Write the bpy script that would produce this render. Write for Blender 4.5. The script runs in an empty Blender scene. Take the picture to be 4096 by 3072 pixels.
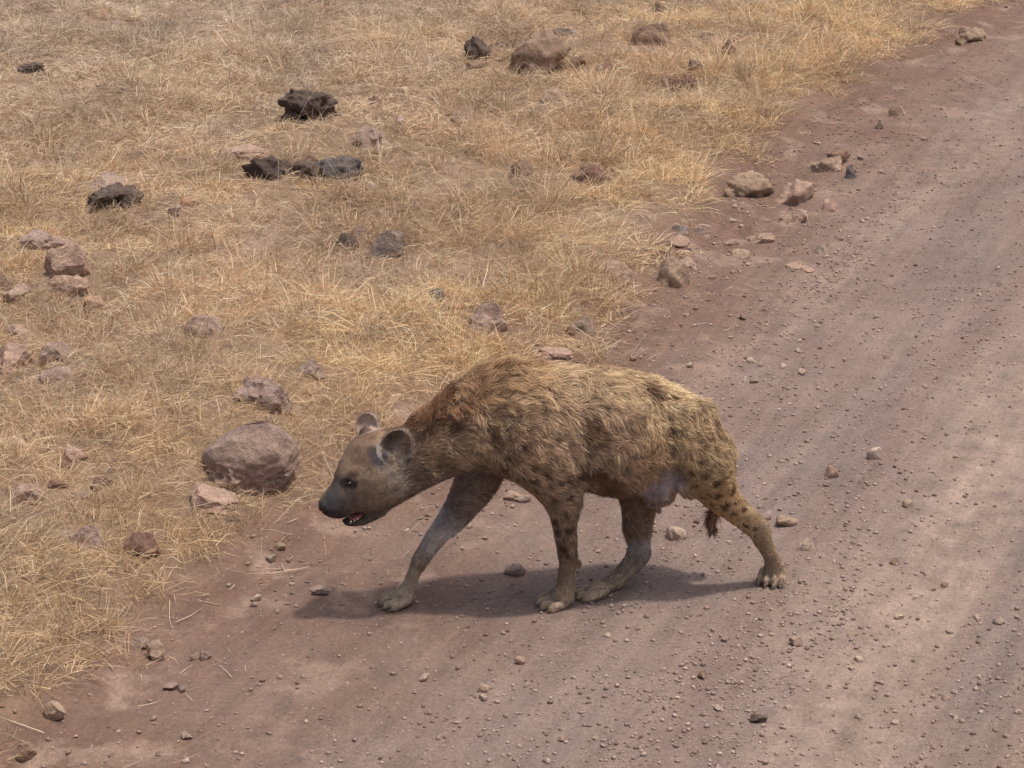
import bpy, math, random
import numpy as np
from mathutils import Vector, Matrix
from mathutils.bvhtree import BVHTree

random.seed(7)
rng = np.random.default_rng(7)
scn = bpy.context.scene
col = scn.collection

# ------------------------------------------------------------------ camera
F_PX, CAM_H, PITCH = 2300.0, 3.15, math.radians(20)
cam_d = bpy.data.cameras.new('camera')
cam = bpy.data.objects.new('camera', cam_d); col.objects.link(cam)
cam.location = (0, 0, CAM_H)
cam.rotation_euler = (math.pi / 2 - PITCH, 0, 0)
cam_d.sensor_width = 36.0
cam_d.lens = 36.0 * F_PX / 1024.0
cam_d.clip_end = 2000
scn.camera = cam

# ------------------------------------------------------------------ light
SUN = Vector((0.24, -0.08, 1.0)).normalized()
world = bpy.data.worlds.new('World'); scn.world = world; world.use_nodes = True
wn = world.node_tree.nodes; wl = world.node_tree.links
sky = wn.new('ShaderNodeTexSky'); sky.sky_type = 'NISHITA'; sky.sun_disc = False
sky.sun_elevation = math.asin(SUN.z); sky.sun_rotation = math.atan2(SUN.x, SUN.y)
sky.air_density = 0.7; sky.dust_density = 5.0
wl.new(sky.outputs[0], wn['Background'].inputs[0])
wn['Background'].inputs[1].default_value = 0.15
sd = bpy.data.lights.new('sun', 'SUN'); sd.energy = 2.3; sd.angle = math.radians(3.0)
sd.color = (1.0, 0.95, 0.88)
so = bpy.data.objects.new('sun', sd); col.objects.link(so)
so.rotation_euler = (-SUN).to_track_quat('-Z', 'Y').to_euler(); so.location = SUN * 30
scn.view_settings.view_transform = 'Standard'; scn.view_settings.look = 'None'
scn.view_settings.gamma = 1.0; scn.view_settings.use_curve_mapping = False
scn.view_settings.exposure = 0.02

# ------------------------------------------------------------------ helpers
def lin(r, g, b):
    f = lambda c: (c / 255 / 12.92) if c / 255 <= 0.04045 else ((c / 255 + 0.055) / 1.055) ** 2.4
    return np.array([f(r), f(g), f(b)])

def hash3(i, j, k, seed):
    h = (i.astype(np.uint32) * np.uint32(374761393) + j.astype(np.uint32) * np.uint32(668265263)
         + k.astype(np.uint32) * np.uint32(2147483647) + np.uint32(seed * 974711 & 0xffffffff))
    h = (h ^ (h >> np.uint32(13))) * np.uint32(1274126177)
    h = h ^ (h >> np.uint32(16))
    h = (h ^ (h >> np.uint32(11))) * np.uint32(2246822519)
    return (h & np.uint32(0xffffff)).astype(np.float64) / 0xffffff

def vnoise(P, seed=0):
    """smooth value noise in 0..1 of an (n,3) or (n,2) array"""
    P = np.asarray(P, float)
    if P.shape[1] == 2: P = np.c_[P, np.zeros(len(P))]
    with np.errstate(over='ignore'):
        I = np.floor(P).astype(np.int64); f = P - I; f = f * f * (3 - 2 * f)
        I = I + 100000
        r = 0
        for dx in (0, 1):
            wx = f[:, 0] if dx else 1 - f[:, 0]
            for dy in (0, 1):
                wy = f[:, 1] if dy else 1 - f[:, 1]
                for dz in (0, 1):
                    wz = f[:, 2] if dz else 1 - f[:, 2]
                    r = r + wx * wy * wz * hash3(I[:, 0] + dx, I[:, 1] + dy, I[:, 2] + dz, seed)
    return r

def fbm(P, o=3, seed=0):
    P = np.asarray(P, float); s = 0; a = 0.5; t = 0
    for k in range(o):
        s = s + a * vnoise(P * 2.03 ** k + 17.3 * k, seed + k); t += a; a *= 0.5
    return s / t

def sstep(a, b, x):
    t = np.clip((x - a) / (b - a), 0, 1); return t * t * (3 - 2 * t)

def unit(v):
    v = np.asarray(v, float); return v / (np.linalg.norm(v, axis=-1, keepdims=True) + 1e-12)

def mesh_np(name, V, faces, smooth=True):
    me = bpy.data.meshes.new(name)
    me.from_pydata([tuple(v) for v in V], [], faces)
    if smooth: me.polygons.foreach_set('use_smooth', np.ones(len(me.polygons), bool))
    me.update(); return me

def obj(name, me, mat=None, parent=None):
    o = bpy.data.objects.new(name, me); col.objects.link(o)
    if mat is not None and me is not None and not me.materials: me.materials.append(mat)
    if parent is not None: o.parent = parent
    return o

def tag(o, label=None, cat=None, group=None, kind=None):
    if label: o['label'] = label
    if cat: o['category'] = cat
    if group: o['group'] = group
    if kind: o['kind'] = kind
    return o

def add_col(me, C, name='Col'):
    a = me.color_attributes.new(name, 'FLOAT_COLOR', 'POINT')
    a.data.foreach_set('color', np.c_[C, np.ones(len(C))].astype(np.float32).ravel())

def ribbons(name, P0, P1, P2, S, W, C, mid=0.8, tipc=None):
    """n blades: base, middle, tip points, side vector, width, colour -> one mesh (quad + tip triangle)"""
    n = len(P0); S = unit(S)
    w = (W / 2)[:, None]
    V = np.empty((n, 5, 3)); V[:, 0] = P0 - S * w; V[:, 1] = P0 + S * w
    V[:, 2] = P1 - S * w * mid; V[:, 3] = P1 + S * w * mid; V[:, 4] = P2
    b = (np.arange(n) * 5)[:, None]
    L = (b + np.array([0, 1, 3, 2, 2, 3, 4])).astype(np.int32).ravel()
    me = bpy.data.meshes.new(name)
    me.vertices.add(n * 5); me.vertices.foreach_set('co', V.astype(np.float32).ravel())
    me.loops.add(n * 7); me.loops.foreach_set('vertex_index', L)
    me.polygons.add(n * 2)
    st = ((np.arange(n) * 7)[:, None] + np.array([0, 4])).astype(np.int32).ravel()
    me.polygons.foreach_set('loop_start', st)
    me.polygons.foreach_set('use_smooth', np.ones(n * 2, bool))
    me.update(calc_edges=True); me.validate()
    CC = np.repeat(C[:, None, :], 5, axis=1)
    if tipc is not None: CC[:, 4] = tipc; CC[:, 2:4] = (CC[:, 2:4] + tipc[:, None]) / 2
    add_col(me, CC.reshape(-1, 3))
    return me

# camera ray helper: turns a point of the 1024x768 picture into a direction in the world
FW = np.array([0, math.cos(PITCH), -math.sin(PITCH)]); UP = np.array([0, math.sin(PITCH), math.cos(PITCH)])
CAM = np.array([0, 0, CAM_H])
def ray(u, v):
    return FW + (u - 512) / F_PX * np.array([1., 0, 0]) + (384 - v) / F_PX * UP
def flat(u, v, z=0.0):
    d = ray(u, v); return CAM + d * ((z - CAM_H) / d[2])

# ------------------------------------------------------------------ materials
def new_mat(name):
    m = bpy.data.materials.new(name); m.use_nodes = True
    nt = m.node_tree; return m, nt.nodes, nt.links, nt.nodes['Principled BSDF']

def node(N, t, **k):
    n = N.new(t)
    for a, v in k.items(): setattr(n, a, v)
    return n

def mix_rgb(N, L, fac, a, b, mode='MIX'):
    m = N.new('ShaderNodeMix'); m.data_type = 'RGBA'; m.blend_type = mode
    for sock, val in ((m.inputs[0], fac), (m.inputs[6], a), (m.inputs[7], b)):
        if isinstance(val, bpy.types.NodeSocket): L.new(val, sock)
        elif isinstance(val, (float, int)): sock.default_value = val
        else: sock.default_value = (*val, 1)
    return m.outputs[2]

def noise(N, L, vec, scale, detail=4, rough=0.55):
    n = N.new('ShaderNodeTexNoise'); n.inputs['Scale'].default_value = scale
    n.inputs['Detail'].default_value = detail; n.inputs['Roughness'].default_value = rough
    if vec is not None: L.new(vec, n.inputs['Vector'])
    return n.outputs[0]

def ramp(N, L, fac, a, b, ca=(0, 0, 0), cb=(1, 1, 1)):
    r = N.new('ShaderNodeValToRGB'); L.new(fac, r.inputs[0])
    r.color_ramp.elements[0].position = a; r.color_ramp.elements[1].position = b
    r.color_ramp.elements[0].color = (*ca, 1); r.color_ramp.elements[1].color = (*cb, 1)
    return r.outputs[0]

def mat_ground():
    m, N, L, P = new_mat('dirt')
    geo = node(N, 'ShaderNodeNewGeometry'); pos = geo.outputs['Position']
    at_s = node(N, 'ShaderNodeAttribute', attribute_name='road_s')
    at_t = node(N, 'ShaderNodeAttribute', attribute_name='road_t')
    s = at_s.outputs['Fac']; t = at_t.outputs['Fac']
    cmb = node(N, 'ShaderNodeCombineXYZ')
    mt = node(N, 'ShaderNodeMath', operation='MULTIPLY'); L.new(t, mt.inputs[0]); mt.inputs[1].default_value = 0.12
    L.new(s, cmb.inputs[0]); L.new(mt.outputs[0], cmb.inputs[1])
    streak = noise(N, L, cmb.outputs[0], 3.2, 5, 0.6)
    n1 = noise(N, L, pos, 1.3, 5); n2 = noise(N, L, pos, 9.0, 5, 0.65); n3 = noise(N, L, pos, 60.0, 6, 0.7)
    # distance from the grass edge, broken up by noise
    ad = node(N, 'ShaderNodeMath', operation='MULTIPLY_ADD'); L.new(n1, ad.inputs[0]); ad.inputs[1].default_value = 1.3; L.new(s, ad.inputs[2])
    soil = lin(132, 110, 90); shoulder = lin(123, 100, 87); track = lin(143, 124, 112); pale = lin(160, 140, 124)
    grey = lin(134, 118, 109); red = lin(126, 98, 82)
    c = mix_rgb(N, L, ramp(N, L, n2, 0.35, 0.7), shoulder, red)
    rr = node(N, 'ShaderNodeMapRange'); L.new(ad.outputs[0], rr.inputs[0]); rr.inputs[1].default_value = 0.75; rr.inputs[2].default_value = 1.9
    c = mix_rgb(N, L, rr.outputs[0], c, mix_rgb(N, L, ramp(N, L, streak, 0.40, 0.62), grey, track))
    pr = node(N, 'ShaderNodeMapRange'); L.new(ad.outputs[0], pr.inputs[0]); pr.inputs[1].default_value = 2.2; pr.inputs[2].default_value = 3.6
    pm = node(N, 'ShaderNodeMath', operation='MULTIPLY'); L.new(pr.outputs[0], pm.inputs[0])
    L.new(ramp(N, L, streak, 0.42, 0.6), pm.inputs[1])
    c = mix_rgb(N, L, pm.outputs[0], c, pale)
    atp = node(N, 'ShaderNodeAttribute', attribute_name='track_pale'); atg = node(N, 'ShaderNodeAttribute', attribute_name='track_grit')
    fs = node(N, 'ShaderNodeCombineXYZ'); ft = node(N, 'ShaderNodeMath', operation='MULTIPLY'); L.new(t, ft.inputs[0]); ft.inputs[1].default_value = .07
    L.new(s, fs.inputs[0]); L.new(ft.outputs[0], fs.inputs[1]); fine = noise(N, L, fs.outputs[0], 13.0, 3, 0.6)
    pk = node(N, 'ShaderNodeMath', operation='MULTIPLY'); L.new(atp.outputs['Fac'], pk.inputs[0]); L.new(ramp(N, L, n2, 0.3, 0.62), pk.inputs[1])
    c = mix_rgb(N, L, pk.outputs[0], c, lin(164, 143, 127))
    c = mix_rgb(N, L, 1.0, c, ramp(N, L, fine, 0.34, 0.66, (0.86,) * 3, (1.10,) * 3), 'MULTIPLY')
    gm = node(N, 'ShaderNodeMath', operation='MULTIPLY'); L.new(atg.outputs['Fac'], gm.inputs[0]); gm.inputs[1].default_value = .35
    c = mix_rgb(N, L, gm.outputs[0], c, lin(116, 97, 90))
    # bare soil beneath the grass
    gr = node(N, 'ShaderNodeMapRange'); L.new(s, gr.inputs[0]); gr.inputs[1].default_value = 0.05; gr.inputs[2].default_value = -0.35
    c = mix_rgb(N, L, gr.outputs[0], c, mix_rgb(N, L, ramp(N, L, n2, 0.3, 0.7), soil, lin(156, 132, 106)))
    # mottling, dust and grit
    blot = noise(N, L, pos, 4.0, 4, 0.6)
    bm_ = node(N, 'ShaderNodeMapRange'); L.new(s, bm_.inputs[0]); bm_.inputs[1].default_value = 1.1; bm_.inputs[2].default_value = 0.5; bm_.inputs[3].default_value = .15
    bmm = node(N, 'ShaderNodeMath', operation='MULTIPLY'); L.new(bm_.outputs[0], bmm.inputs[0]); L.new(ramp(N, L, blot, 0.54, 0.66), bmm.inputs[1])
    c = mix_rgb(N, L, bmm.outputs[0], c, lin(152, 128, 112))
    c = mix_rgb(N, L, 1.0, c, ramp(N, L, n2, 0.25, 0.75, (0.86,) * 3, (1.12,) * 3), 'MULTIPLY')
    c = mix_rgb(N, L, 1.0, c, ramp(N, L, n3, 0.28, 0.72, (0.80,) * 3, (1.18,) * 3), 'MULTIPLY')
    n4 = noise(N, L, pos, 210.0, 3, 0.7)
    c = mix_rgb(N, L, 1.0, c, ramp(N, L, n4, 0.30, 0.70, (0.70,) * 3, (1.28,) * 3), 'MULTIPLY')
    c = mix_rgb(N, L, 1.0, c, ramp(N, L, n1, 0.3, 0.7, (0.92,) * 3, (1.06,) * 3), 'MULTIPLY')
    vo = node(N, 'ShaderNodeTexVoronoi'); vo.inputs['Scale'].default_value = 42; L.new(pos, vo.inputs['Vector'])
    chip = node(N, 'ShaderNodeMath', operation='LESS_THAN'); L.new(vo.outputs['Distance'], chip.inputs[0]); chip.inputs[1].default_value = 0.17
    hue = node(N, 'ShaderNodeSeparateColor'); L.new(vo.outputs['Color'], hue.inputs[0])
    few = node(N, 'ShaderNodeMath', operation='GREATER_THAN'); L.new(hue.outputs[0], few.inputs[0]); few.inputs[1].default_value = 0.55
    cm = node(N, 'ShaderNodeMath', operation='MULTIPLY'); L.new(chip.outputs[0], cm.inputs[0]); L.new(few.outputs[0], cm.inputs[1])
    cm2 = node(N, 'ShaderNodeMath', operation='MULTIPLY'); L.new(cm.outputs[0], cm2.inputs[0]); cm2.inputs[1].default_value = 0.7
    c = mix_rgb(N, L, cm2.outputs[0], c, mix_rgb(N, L, hue.outputs[1], lin(104, 86, 76), lin(180, 160, 142)))
    L.new(c, P.inputs['Base Color'])
    P.inputs['Roughness'].default_value = 0.95; P.inputs['Specular IOR Level'].default_value = 0.15
    b1 = node(N, 'ShaderNodeBump'); b1.inputs['Strength'].default_value = 0.6; b1.inputs['Distance'].default_value = 0.02; L.new(n2, b1.inputs['Height'])
    b2 = node(N, 'ShaderNodeBump'); b2.inputs['Strength'].default_value = 0.8; b2.inputs['Distance'].default_value = 0.006; L.new(n3, b2.inputs['Height'])
    b3 = node(N, 'ShaderNodeBump'); b3.inputs['Strength'].default_value = 0.5; b3.inputs['Distance'].default_value = 0.02; L.new(fine, b3.inputs['Height'])
    vg = node(N, 'ShaderNodeTexVoronoi'); vg.inputs['Scale'].default_value = 75; L.new(pos, vg.inputs['Vector'])
    b4 = node(N, 'ShaderNodeBump', invert=True); b4.inputs['Strength'].default_value = 0.45; b4.inputs['Distance'].default_value = 0.006; L.new(vg.outputs['Distance'], b4.inputs['Height'])
    L.new(b3.outputs[0], b1.inputs['Normal']); L.new(b1.outputs[0], b4.inputs['Normal']); L.new(b4.outputs[0], b2.inputs['Normal'])
    L.new(b2.outputs[0], P.inputs['Normal'])
    return m

def mat_rock():
    m, N, L, P = new_mat('stone')
    oi = node(N, 'ShaderNodeObjectInfo'); tc = node(N, 'ShaderNodeTexCoord'); geo = node(N, 'ShaderNodeNewGeometry')
    ps = geo.outputs['Position']
    n1 = noise(N, L, ps, 11, 5, 0.6); n2 = noise(N, L, ps, 70, 5, 0.7)
    n0 = noise(N, L, ps, 6.5, 4, 0.6)
    dustf = node(N, 'ShaderNodeMath', operation='MULTIPLY'); L.new(ramp(N, L, n0, 0.34, 0.62), dustf.inputs[0]); L.new(oi.outputs['Alpha'], dustf.inputs[1])
    c = mix_rgb(N, L, dustf.outputs[0], oi.outputs['Color'], lin(172, 148, 128))
    c = mix_rgb(N, L, 1.0, c, ramp(N, L, n1, 0.28, 0.72, (0.72, .70, .68), (1.2,) * 3), 'MULTIPLY')
    c = mix_rgb(N, L, 1.0, c, ramp(N, L, n2, 0.28, 0.72, (0.66,) * 3, (1.25,) * 3), 'MULTIPLY')
    L.new(c, P.inputs['Base Color']); P.inputs['Roughness'].default_value = 0.92; P.inputs['Specular IOR Level'].default_value = 0.2
    b1 = node(N, 'ShaderNodeBump'); b1.inputs['Strength'].default_value = 0.8; b1.inputs['Distance'].default_value = 0.03; L.new(n1, b1.inputs['Height'])
    b2 = node(N, 'ShaderNodeBump'); b2.inputs['Strength'].default_value = 0.9; b2.inputs['Distance'].default_value = 0.008; L.new(n2, b2.inputs['Height'])
    L.new(b1.outputs[0], b2.inputs['Normal']); L.new(b2.outputs[0], P.inputs['Normal'])
    return m

def mat_attr(name, rough=0.7, spec=0.3, trans=0.0, bump=None):
    m, N, L, P = new_mat(name)
    a = node(N, 'ShaderNodeAttribute', attribute_name='Col')
    L.new(a.outputs['Color'], P.inputs['Base Color'])
    P.inputs['Roughness'].default_value = rough; P.inputs['Specular IOR Level'].default_value = spec
    if bump:
        geo = node(N, 'ShaderNodeNewGeometry'); nn = noise(N, L, geo.outputs['Position'], bump[0], 5, 0.65)
        b = node(N, 'ShaderNodeBump'); b.inputs['Strength'].default_value = bump[1]; b.inputs['Distance'].default_value = bump[2]
        L.new(nn, b.inputs['Height']); L.new(b.outputs[0], P.inputs['Normal'])
    if trans:
        tr = node(N, 'ShaderNodeBsdfTranslucent'); L.new(a.outputs['Color'], tr.inputs[0])
        mx = node(N, 'ShaderNodeMixShader'); mx.inputs[0].default_value = trans
        L.new(P.outputs[0], mx.inputs[1]); L.new(tr.outputs[0], mx.inputs[2])
        L.new(mx.outputs[0], N['Material Output'].inputs[0])
    return m

def mat_plain(name, c, rough=0.5, spec=0.5, vary=0.3, scale=80):
    m, N, L, P = new_mat(name)
    tc = node(N, 'ShaderNodeTexCoord'); n1 = noise(N, L, tc.outputs['Object'], scale, 4)
    L.new(mix_rgb(N, L, n1, tuple(np.array(c) * (1 - vary)), tuple(np.array(c) * (1 + vary))), P.inputs['Base Color'])
    P.inputs['Roughness'].default_value = rough; P.inputs['Specular IOR Level'].default_value = spec
    return m

M_dirt = mat_ground(); M_rock = mat_rock()
M_grass = mat_attr('dry_grass', 0.65, 0.25, 0.28)
M_straw = mat_attr('straw', 0.55, 0.3, 0.1)
M_gravel = mat_attr('gravel', 0.95, 0.15, bump=(160, 0.6, 0.003))
M_skin = mat_attr('hide', 0.85, 0.15, bump=(220, 0.5, 0.003))
M_fur = mat_attr('fur', 0.6, 0.18, 0.15)
M_eye = mat_plain('eye', lin(28, 18, 14), 0.08, 0.6)
M_nose = mat_plain('nose_leather', lin(34, 31, 34), 0.38, 0.5, 0.3, 300)
M_mouth = mat_plain('wet_mouth', lin(150, 92, 92), 0.35, 0.5, 0.25, 90)
M_horn = mat_plain('claw_horn', lin(110, 96, 80), 0.4, 0.4)
M_tooth = mat_plain('tooth', lin(205, 190, 150), 0.35, 0.4, 0.15)

# ------------------------------------------------------------------ terrain
EDGE_PX = [(-60, 800), (20, 738), (78, 690), (140, 628), (200, 588), (262, 548), (302, 520), (400, 455), (500, 395),
           (597, 352), (625, 318), (645, 275), (700, 226), (722, 178), (785, 133), (828, 100), (880, 65), (925, 40), (972, 12), (995, 0)]
EDGE = np.array([flat(*p)[:2] for p in EDGE_PX])
d0 = unit(EDGE[6] - EDGE[0]); d1 = unit(EDGE[-1] - EDGE[9])
EDGE = np.vstack([EDGE[0] - d0 * 120, EDGE, EDGE[-1] + d1 * 200])
SEG_L = np.linalg.norm(np.diff(EDGE, axis=0), axis=1); SEG_T = np.r_[0, np.cumsum(SEG_L)] - 120

def road_st(X, Y):
    """signed distance to the grass edge (positive on the road) and the distance along the road"""
    P = np.c_[X, Y]; best = np.full(len(P), 1e9); s = np.zeros(len(P)); t = np.zeros(len(P))
    for i in range(len(EDGE) - 1):
        a, b = EDGE[i], EDGE[i + 1]; d = (b - a) / SEG_L[i]
        k = np.clip((P - a) @ d, 0, SEG_L[i]); q = P - (a + k[:, None] * d)
        dist = np.hypot(q[:, 0], q[:, 1])
        cr = d[0] * (P[:, 1] - a[1]) - d[1] * (P[:, 0] - a[0])
        m = dist < best; best[m] = dist[m]; s[m] = (np.where(cr > 0, -1, 1) * dist)[m]; t[m] = SEG_T[i] + k[m]
    return s, t

AX = unit(EDGE[-2] - EDGE[1]); BX = np.array([AX[1], -AX[0]])
EA = (EDGE[1:-1] - EDGE[1]) @ AX; EB = (EDGE[1:-1] - EDGE[1]) @ BX
POLY = np.polyfit(EA, EB, 2)
def road_smooth(X, Y):
    P = np.c_[X, Y] - EDGE[1]; a = P @ AX; ac = np.clip(a, EA[0] - 1, EA[-1] + 1)
    return P @ BX - np.polyval(POLY, ac), a

def height(X, Y):
    X = np.atleast_1d(np.asarray(X, float)); Y = np.atleast_1d(np.asarray(Y, float))
    s, t = road_st(X, Y); P = np.c_[X, Y]
    bank = sstep(0.22, -0.50, s) * 0.12
    und = ((fbm(P * 0.9, 3, 5) - 0.5) * 0.20 + (fbm(P * 2.3, 2, 6) - .5) * .10) * sstep(0.15, -.6, s)
    lump = (fbm(P * 5.0, 2, 9) - 0.5) * (0.075 * sstep(0.7, .05, s) + 0.012)
    sr, _ = road_smooth(X, Y); rut = -0.012 * np.exp(-((sr - .85) / 0.24) ** 2) - 0.012 * np.exp(-((sr - 2.15) / 0.25) ** 2) + 0.010 * np.exp(-((sr - 1.65) / 0.14) ** 2)
    far = sstep(22, 60, np.hypot(X, Y))
    return (bank + und + lump + rut) * (1 - far) + 0.1 * far * 0

def on_ground(u, v):
    z = 0.0
    for _ in range(14):
        p = flat(u, v, z); z = 0.5 * z + 0.5 * float(height(p[0], p[1])[0])
    p = flat(u, v, z); return np.array([p[0], p[1], float(height(p[0], p[1])[0])])

def axis(a, b, step, far, grow=1.25):
    m = list(np.arange(a, b, step)); up = [m[-1]]; st = step
    while up[-1] < far: st *= grow; up.append(up[-1] + st)
    dn = [m[0]]; st = step
    while dn[-1] > -far: st *= grow; dn.append(dn[-1] - st)
    return np.array(dn[:0:-1] + m + up[1:])
xs = axis(-5.2, 5.0, 0.034, 260); ys = axis(4.9, 18.5, 0.04, 300)
GX, GY = np.meshgrid(xs, ys); gx = GX.ravel(); gy = GY.ravel()
gz = height(gx, gy); gs, gt = road_st(gx, gy); gs0 = gs
sm, sa_ = road_smooth(gx, gy); kk = sstep(.15, .8, gs); gs = gs * (1 - kk) + sm * kk; gt = sa_
nx, ny = len(xs), len(ys)
ii = (np.arange(ny - 1)[:, None] * nx + np.arange(nx - 1)[None, :]).ravel()
quads = np.c_[ii, ii + 1, ii + 1 + nx, ii + nx]
on_road = gs0[quads].mean(axis=1) > 0.0
gw = gs + (fbm(np.c_[gt * .5, gs], 3, 91) - .5) * .35; gvar = .45 + .75 * fbm(np.c_[gt * .8, gs * 2.5], 3, 95)
g_pale = (np.exp(-((gw - 2.12) / .20) ** 2) + .55 * np.exp(-((gw - .85) / .16) ** 2) * sstep(3, 6, gt) + .8 * np.exp(-((gw - 3.6) / .3) ** 2)) * gvar
g_grit = (np.exp(-((gw - 1.70) / .13) ** 2) + .7 * np.exp(-((gw - 2.75) / .2) ** 2) + .4 * np.exp(-((gw - 1.15) / .15) ** 2)) * gvar
def sheet(name, Q):
    used = np.unique(Q); remap = np.zeros(len(gx), np.int64); remap[used] = np.arange(len(used)); q = remap[Q]
    me = bpy.data.meshes.new(name)
    me.vertices.add(len(used)); me.vertices.foreach_set('co', np.c_[gx, gy, gz][used].astype(np.float32).ravel())
    me.loops.add(q.size); me.loops.foreach_set('vertex_index', q.astype(np.int32).ravel())
    me.polygons.add(len(q)); me.polygons.foreach_set('loop_start', (np.arange(len(q)) * 4).astype(np.int32))
    me.polygons.foreach_set('use_smooth', np.ones(len(q), bool)); me.update(calc_edges=True)
    for nm, arr in (('road_s', gs), ('road_t', gt), ('track_pale', g_pale), ('track_grit', g_grit)):
        a = me.attributes.new(nm, 'FLOAT', 'POINT'); a.data.foreach_set('value', arr[used].astype(np.float32))
    o = obj(name, me, M_dirt); return o
tag(sheet('dirt_road', quads[on_road]), 'pinkish brown dirt road with loose gravel and faint wheel tracks', 'road', kind='structure')
tag(sheet('ground', quads[~on_road]), 'bare brown soil under the dry grass beside the road', 'ground', kind='structure')

# ------------------------------------------------------------------ the hyena
HEAD = math.radians(-10.6)
A = np.array([-math.cos(HEAD), math.sin(HEAD), 0.0])      # forward
NS = np.array([-math.sin(HEAD), -math.cos(HEAD), 0.0])    # towards its left flank
Z = np.array([0, 0, 1.0])
O = flat(560, 604) - NS * 0.065                           # a point of the ground under the spine
TANV = math.tan(math.radians(23.5))

def plane_pt(u, v, lat):
    d = ray(u, v); q = O + NS * lat
    return CAM + d * (((q - CAM) @ NS) / (d @ NS))

def catmull(S, sub):
    S = np.asarray(S, float); n = len(S); out = []
    for i in range(n - 1):
        p0, p1, p2, p3 = S[max(i - 1, 0)], S[i], S[i + 1], S[min(i + 2, n - 1)]
        for k in range(sub):
            t = k / sub
            out.append(0.5 * ((2 * p1) + (-p0 + p2) * t + (2 * p0 - 5 * p1 + 4 * p2 - p3) * t * t + (-p0 + 3 * p1 - 3 * p2 + p3) * t ** 3))
    out.append(S[-1]); return np.array(out)

BV, BF = [], []          # all closed volumes of the body, fused afterwards
CTRL = []                # control samples: position, radius, colour, hair length, flow, lift
def add_vol(V, F):
    b = len(BV); BV.extend([tuple(v) for v in V]); BF.extend([tuple(b + i for i in f) for f in F])

def loft(T, B, Wv, sub=4, nr=22):
    """rings from top points, bottom points and half-width vectors"""
    D = catmull(np.hstack([T, B, Wv]), sub); V = []; F = []
    for r in D:
        c = (r[:3] + r[3:6]) / 2; v = (r[:3] - r[3:6]) / 2; w = r[6:9]
        for k in range(nr):
            a = 2 * math.pi * k / nr; ca, sa = math.cos(a), math.sin(a)
            V.append(c + v * math.copysign(abs(ca) ** 0.94, ca) + w * math.copysign(abs(sa) ** 0.94, sa))
    m = len(D)
    for i in range(m - 1):
        for k in range(nr):
            F.append((i * nr + k, i * nr + (k + 1) % nr, (i + 1) * nr + (k + 1) % nr, (i + 1) * nr + k))
    for i, flip in ((0, True), (m - 1, False)):
        c = (D[i][:3] + D[i][3:6]) / 2; V.append(c); ci = len(V) - 1
        for k in range(nr):
            f = (ci, i * nr + k, i * nr + (k + 1) % nr); F.append(f[::-1] if not flip else f)
    add_vol(V, F)

def sphere(nu=16, nv=10):
    V = [(0, 0, 1)]; F = []
    for j in range(1, nv):
        for i in range(nu):
            a, b = 2 * math.pi * i / nu, math.pi * j / nv
            V.append((math.sin(b) * math.cos(a), math.sin(b) * math.sin(a), math.cos(b)))
    V.append((0, 0, -1)); last = len(V) - 1
    for i in range(nu):
        F.append((0, 1 + i, 1 + (i + 1) % nu)); F.append((last, 1 + (nv - 2) * nu + (i + 1) % nu, 1 + (nv - 2) * nu + i))
    for j in range(nv - 2):
        for i in range(nu):
            F.append((1 + j * nu + i, 1 + (j + 1) * nu + i, 1 + (j + 1) * nu + (i + 1) % nu, 1 + j * nu + (i + 1) % nu))
    return np.array(V, float), F
SPV, SPF = sphere()
def ellipsoid(c, ax, ay, az):
    add_vol(np.asarray(c) + SPV @ np.array([ax, ay, az]), SPF)

def ctrl(p, r, c, length, flow, lift, wgt=1.0):
    y = sum(c) / 3; c = [min(v * .78 + y * .22, 235) * 1.11 + 7 for v in c]; c = [min(c[0] * 1.005, 250), c[1] * .99, c[2] * .985]
    CTRL.append((np.asarray(p), r, lin(*c), length, unit(flow), lift, wgt))

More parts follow.
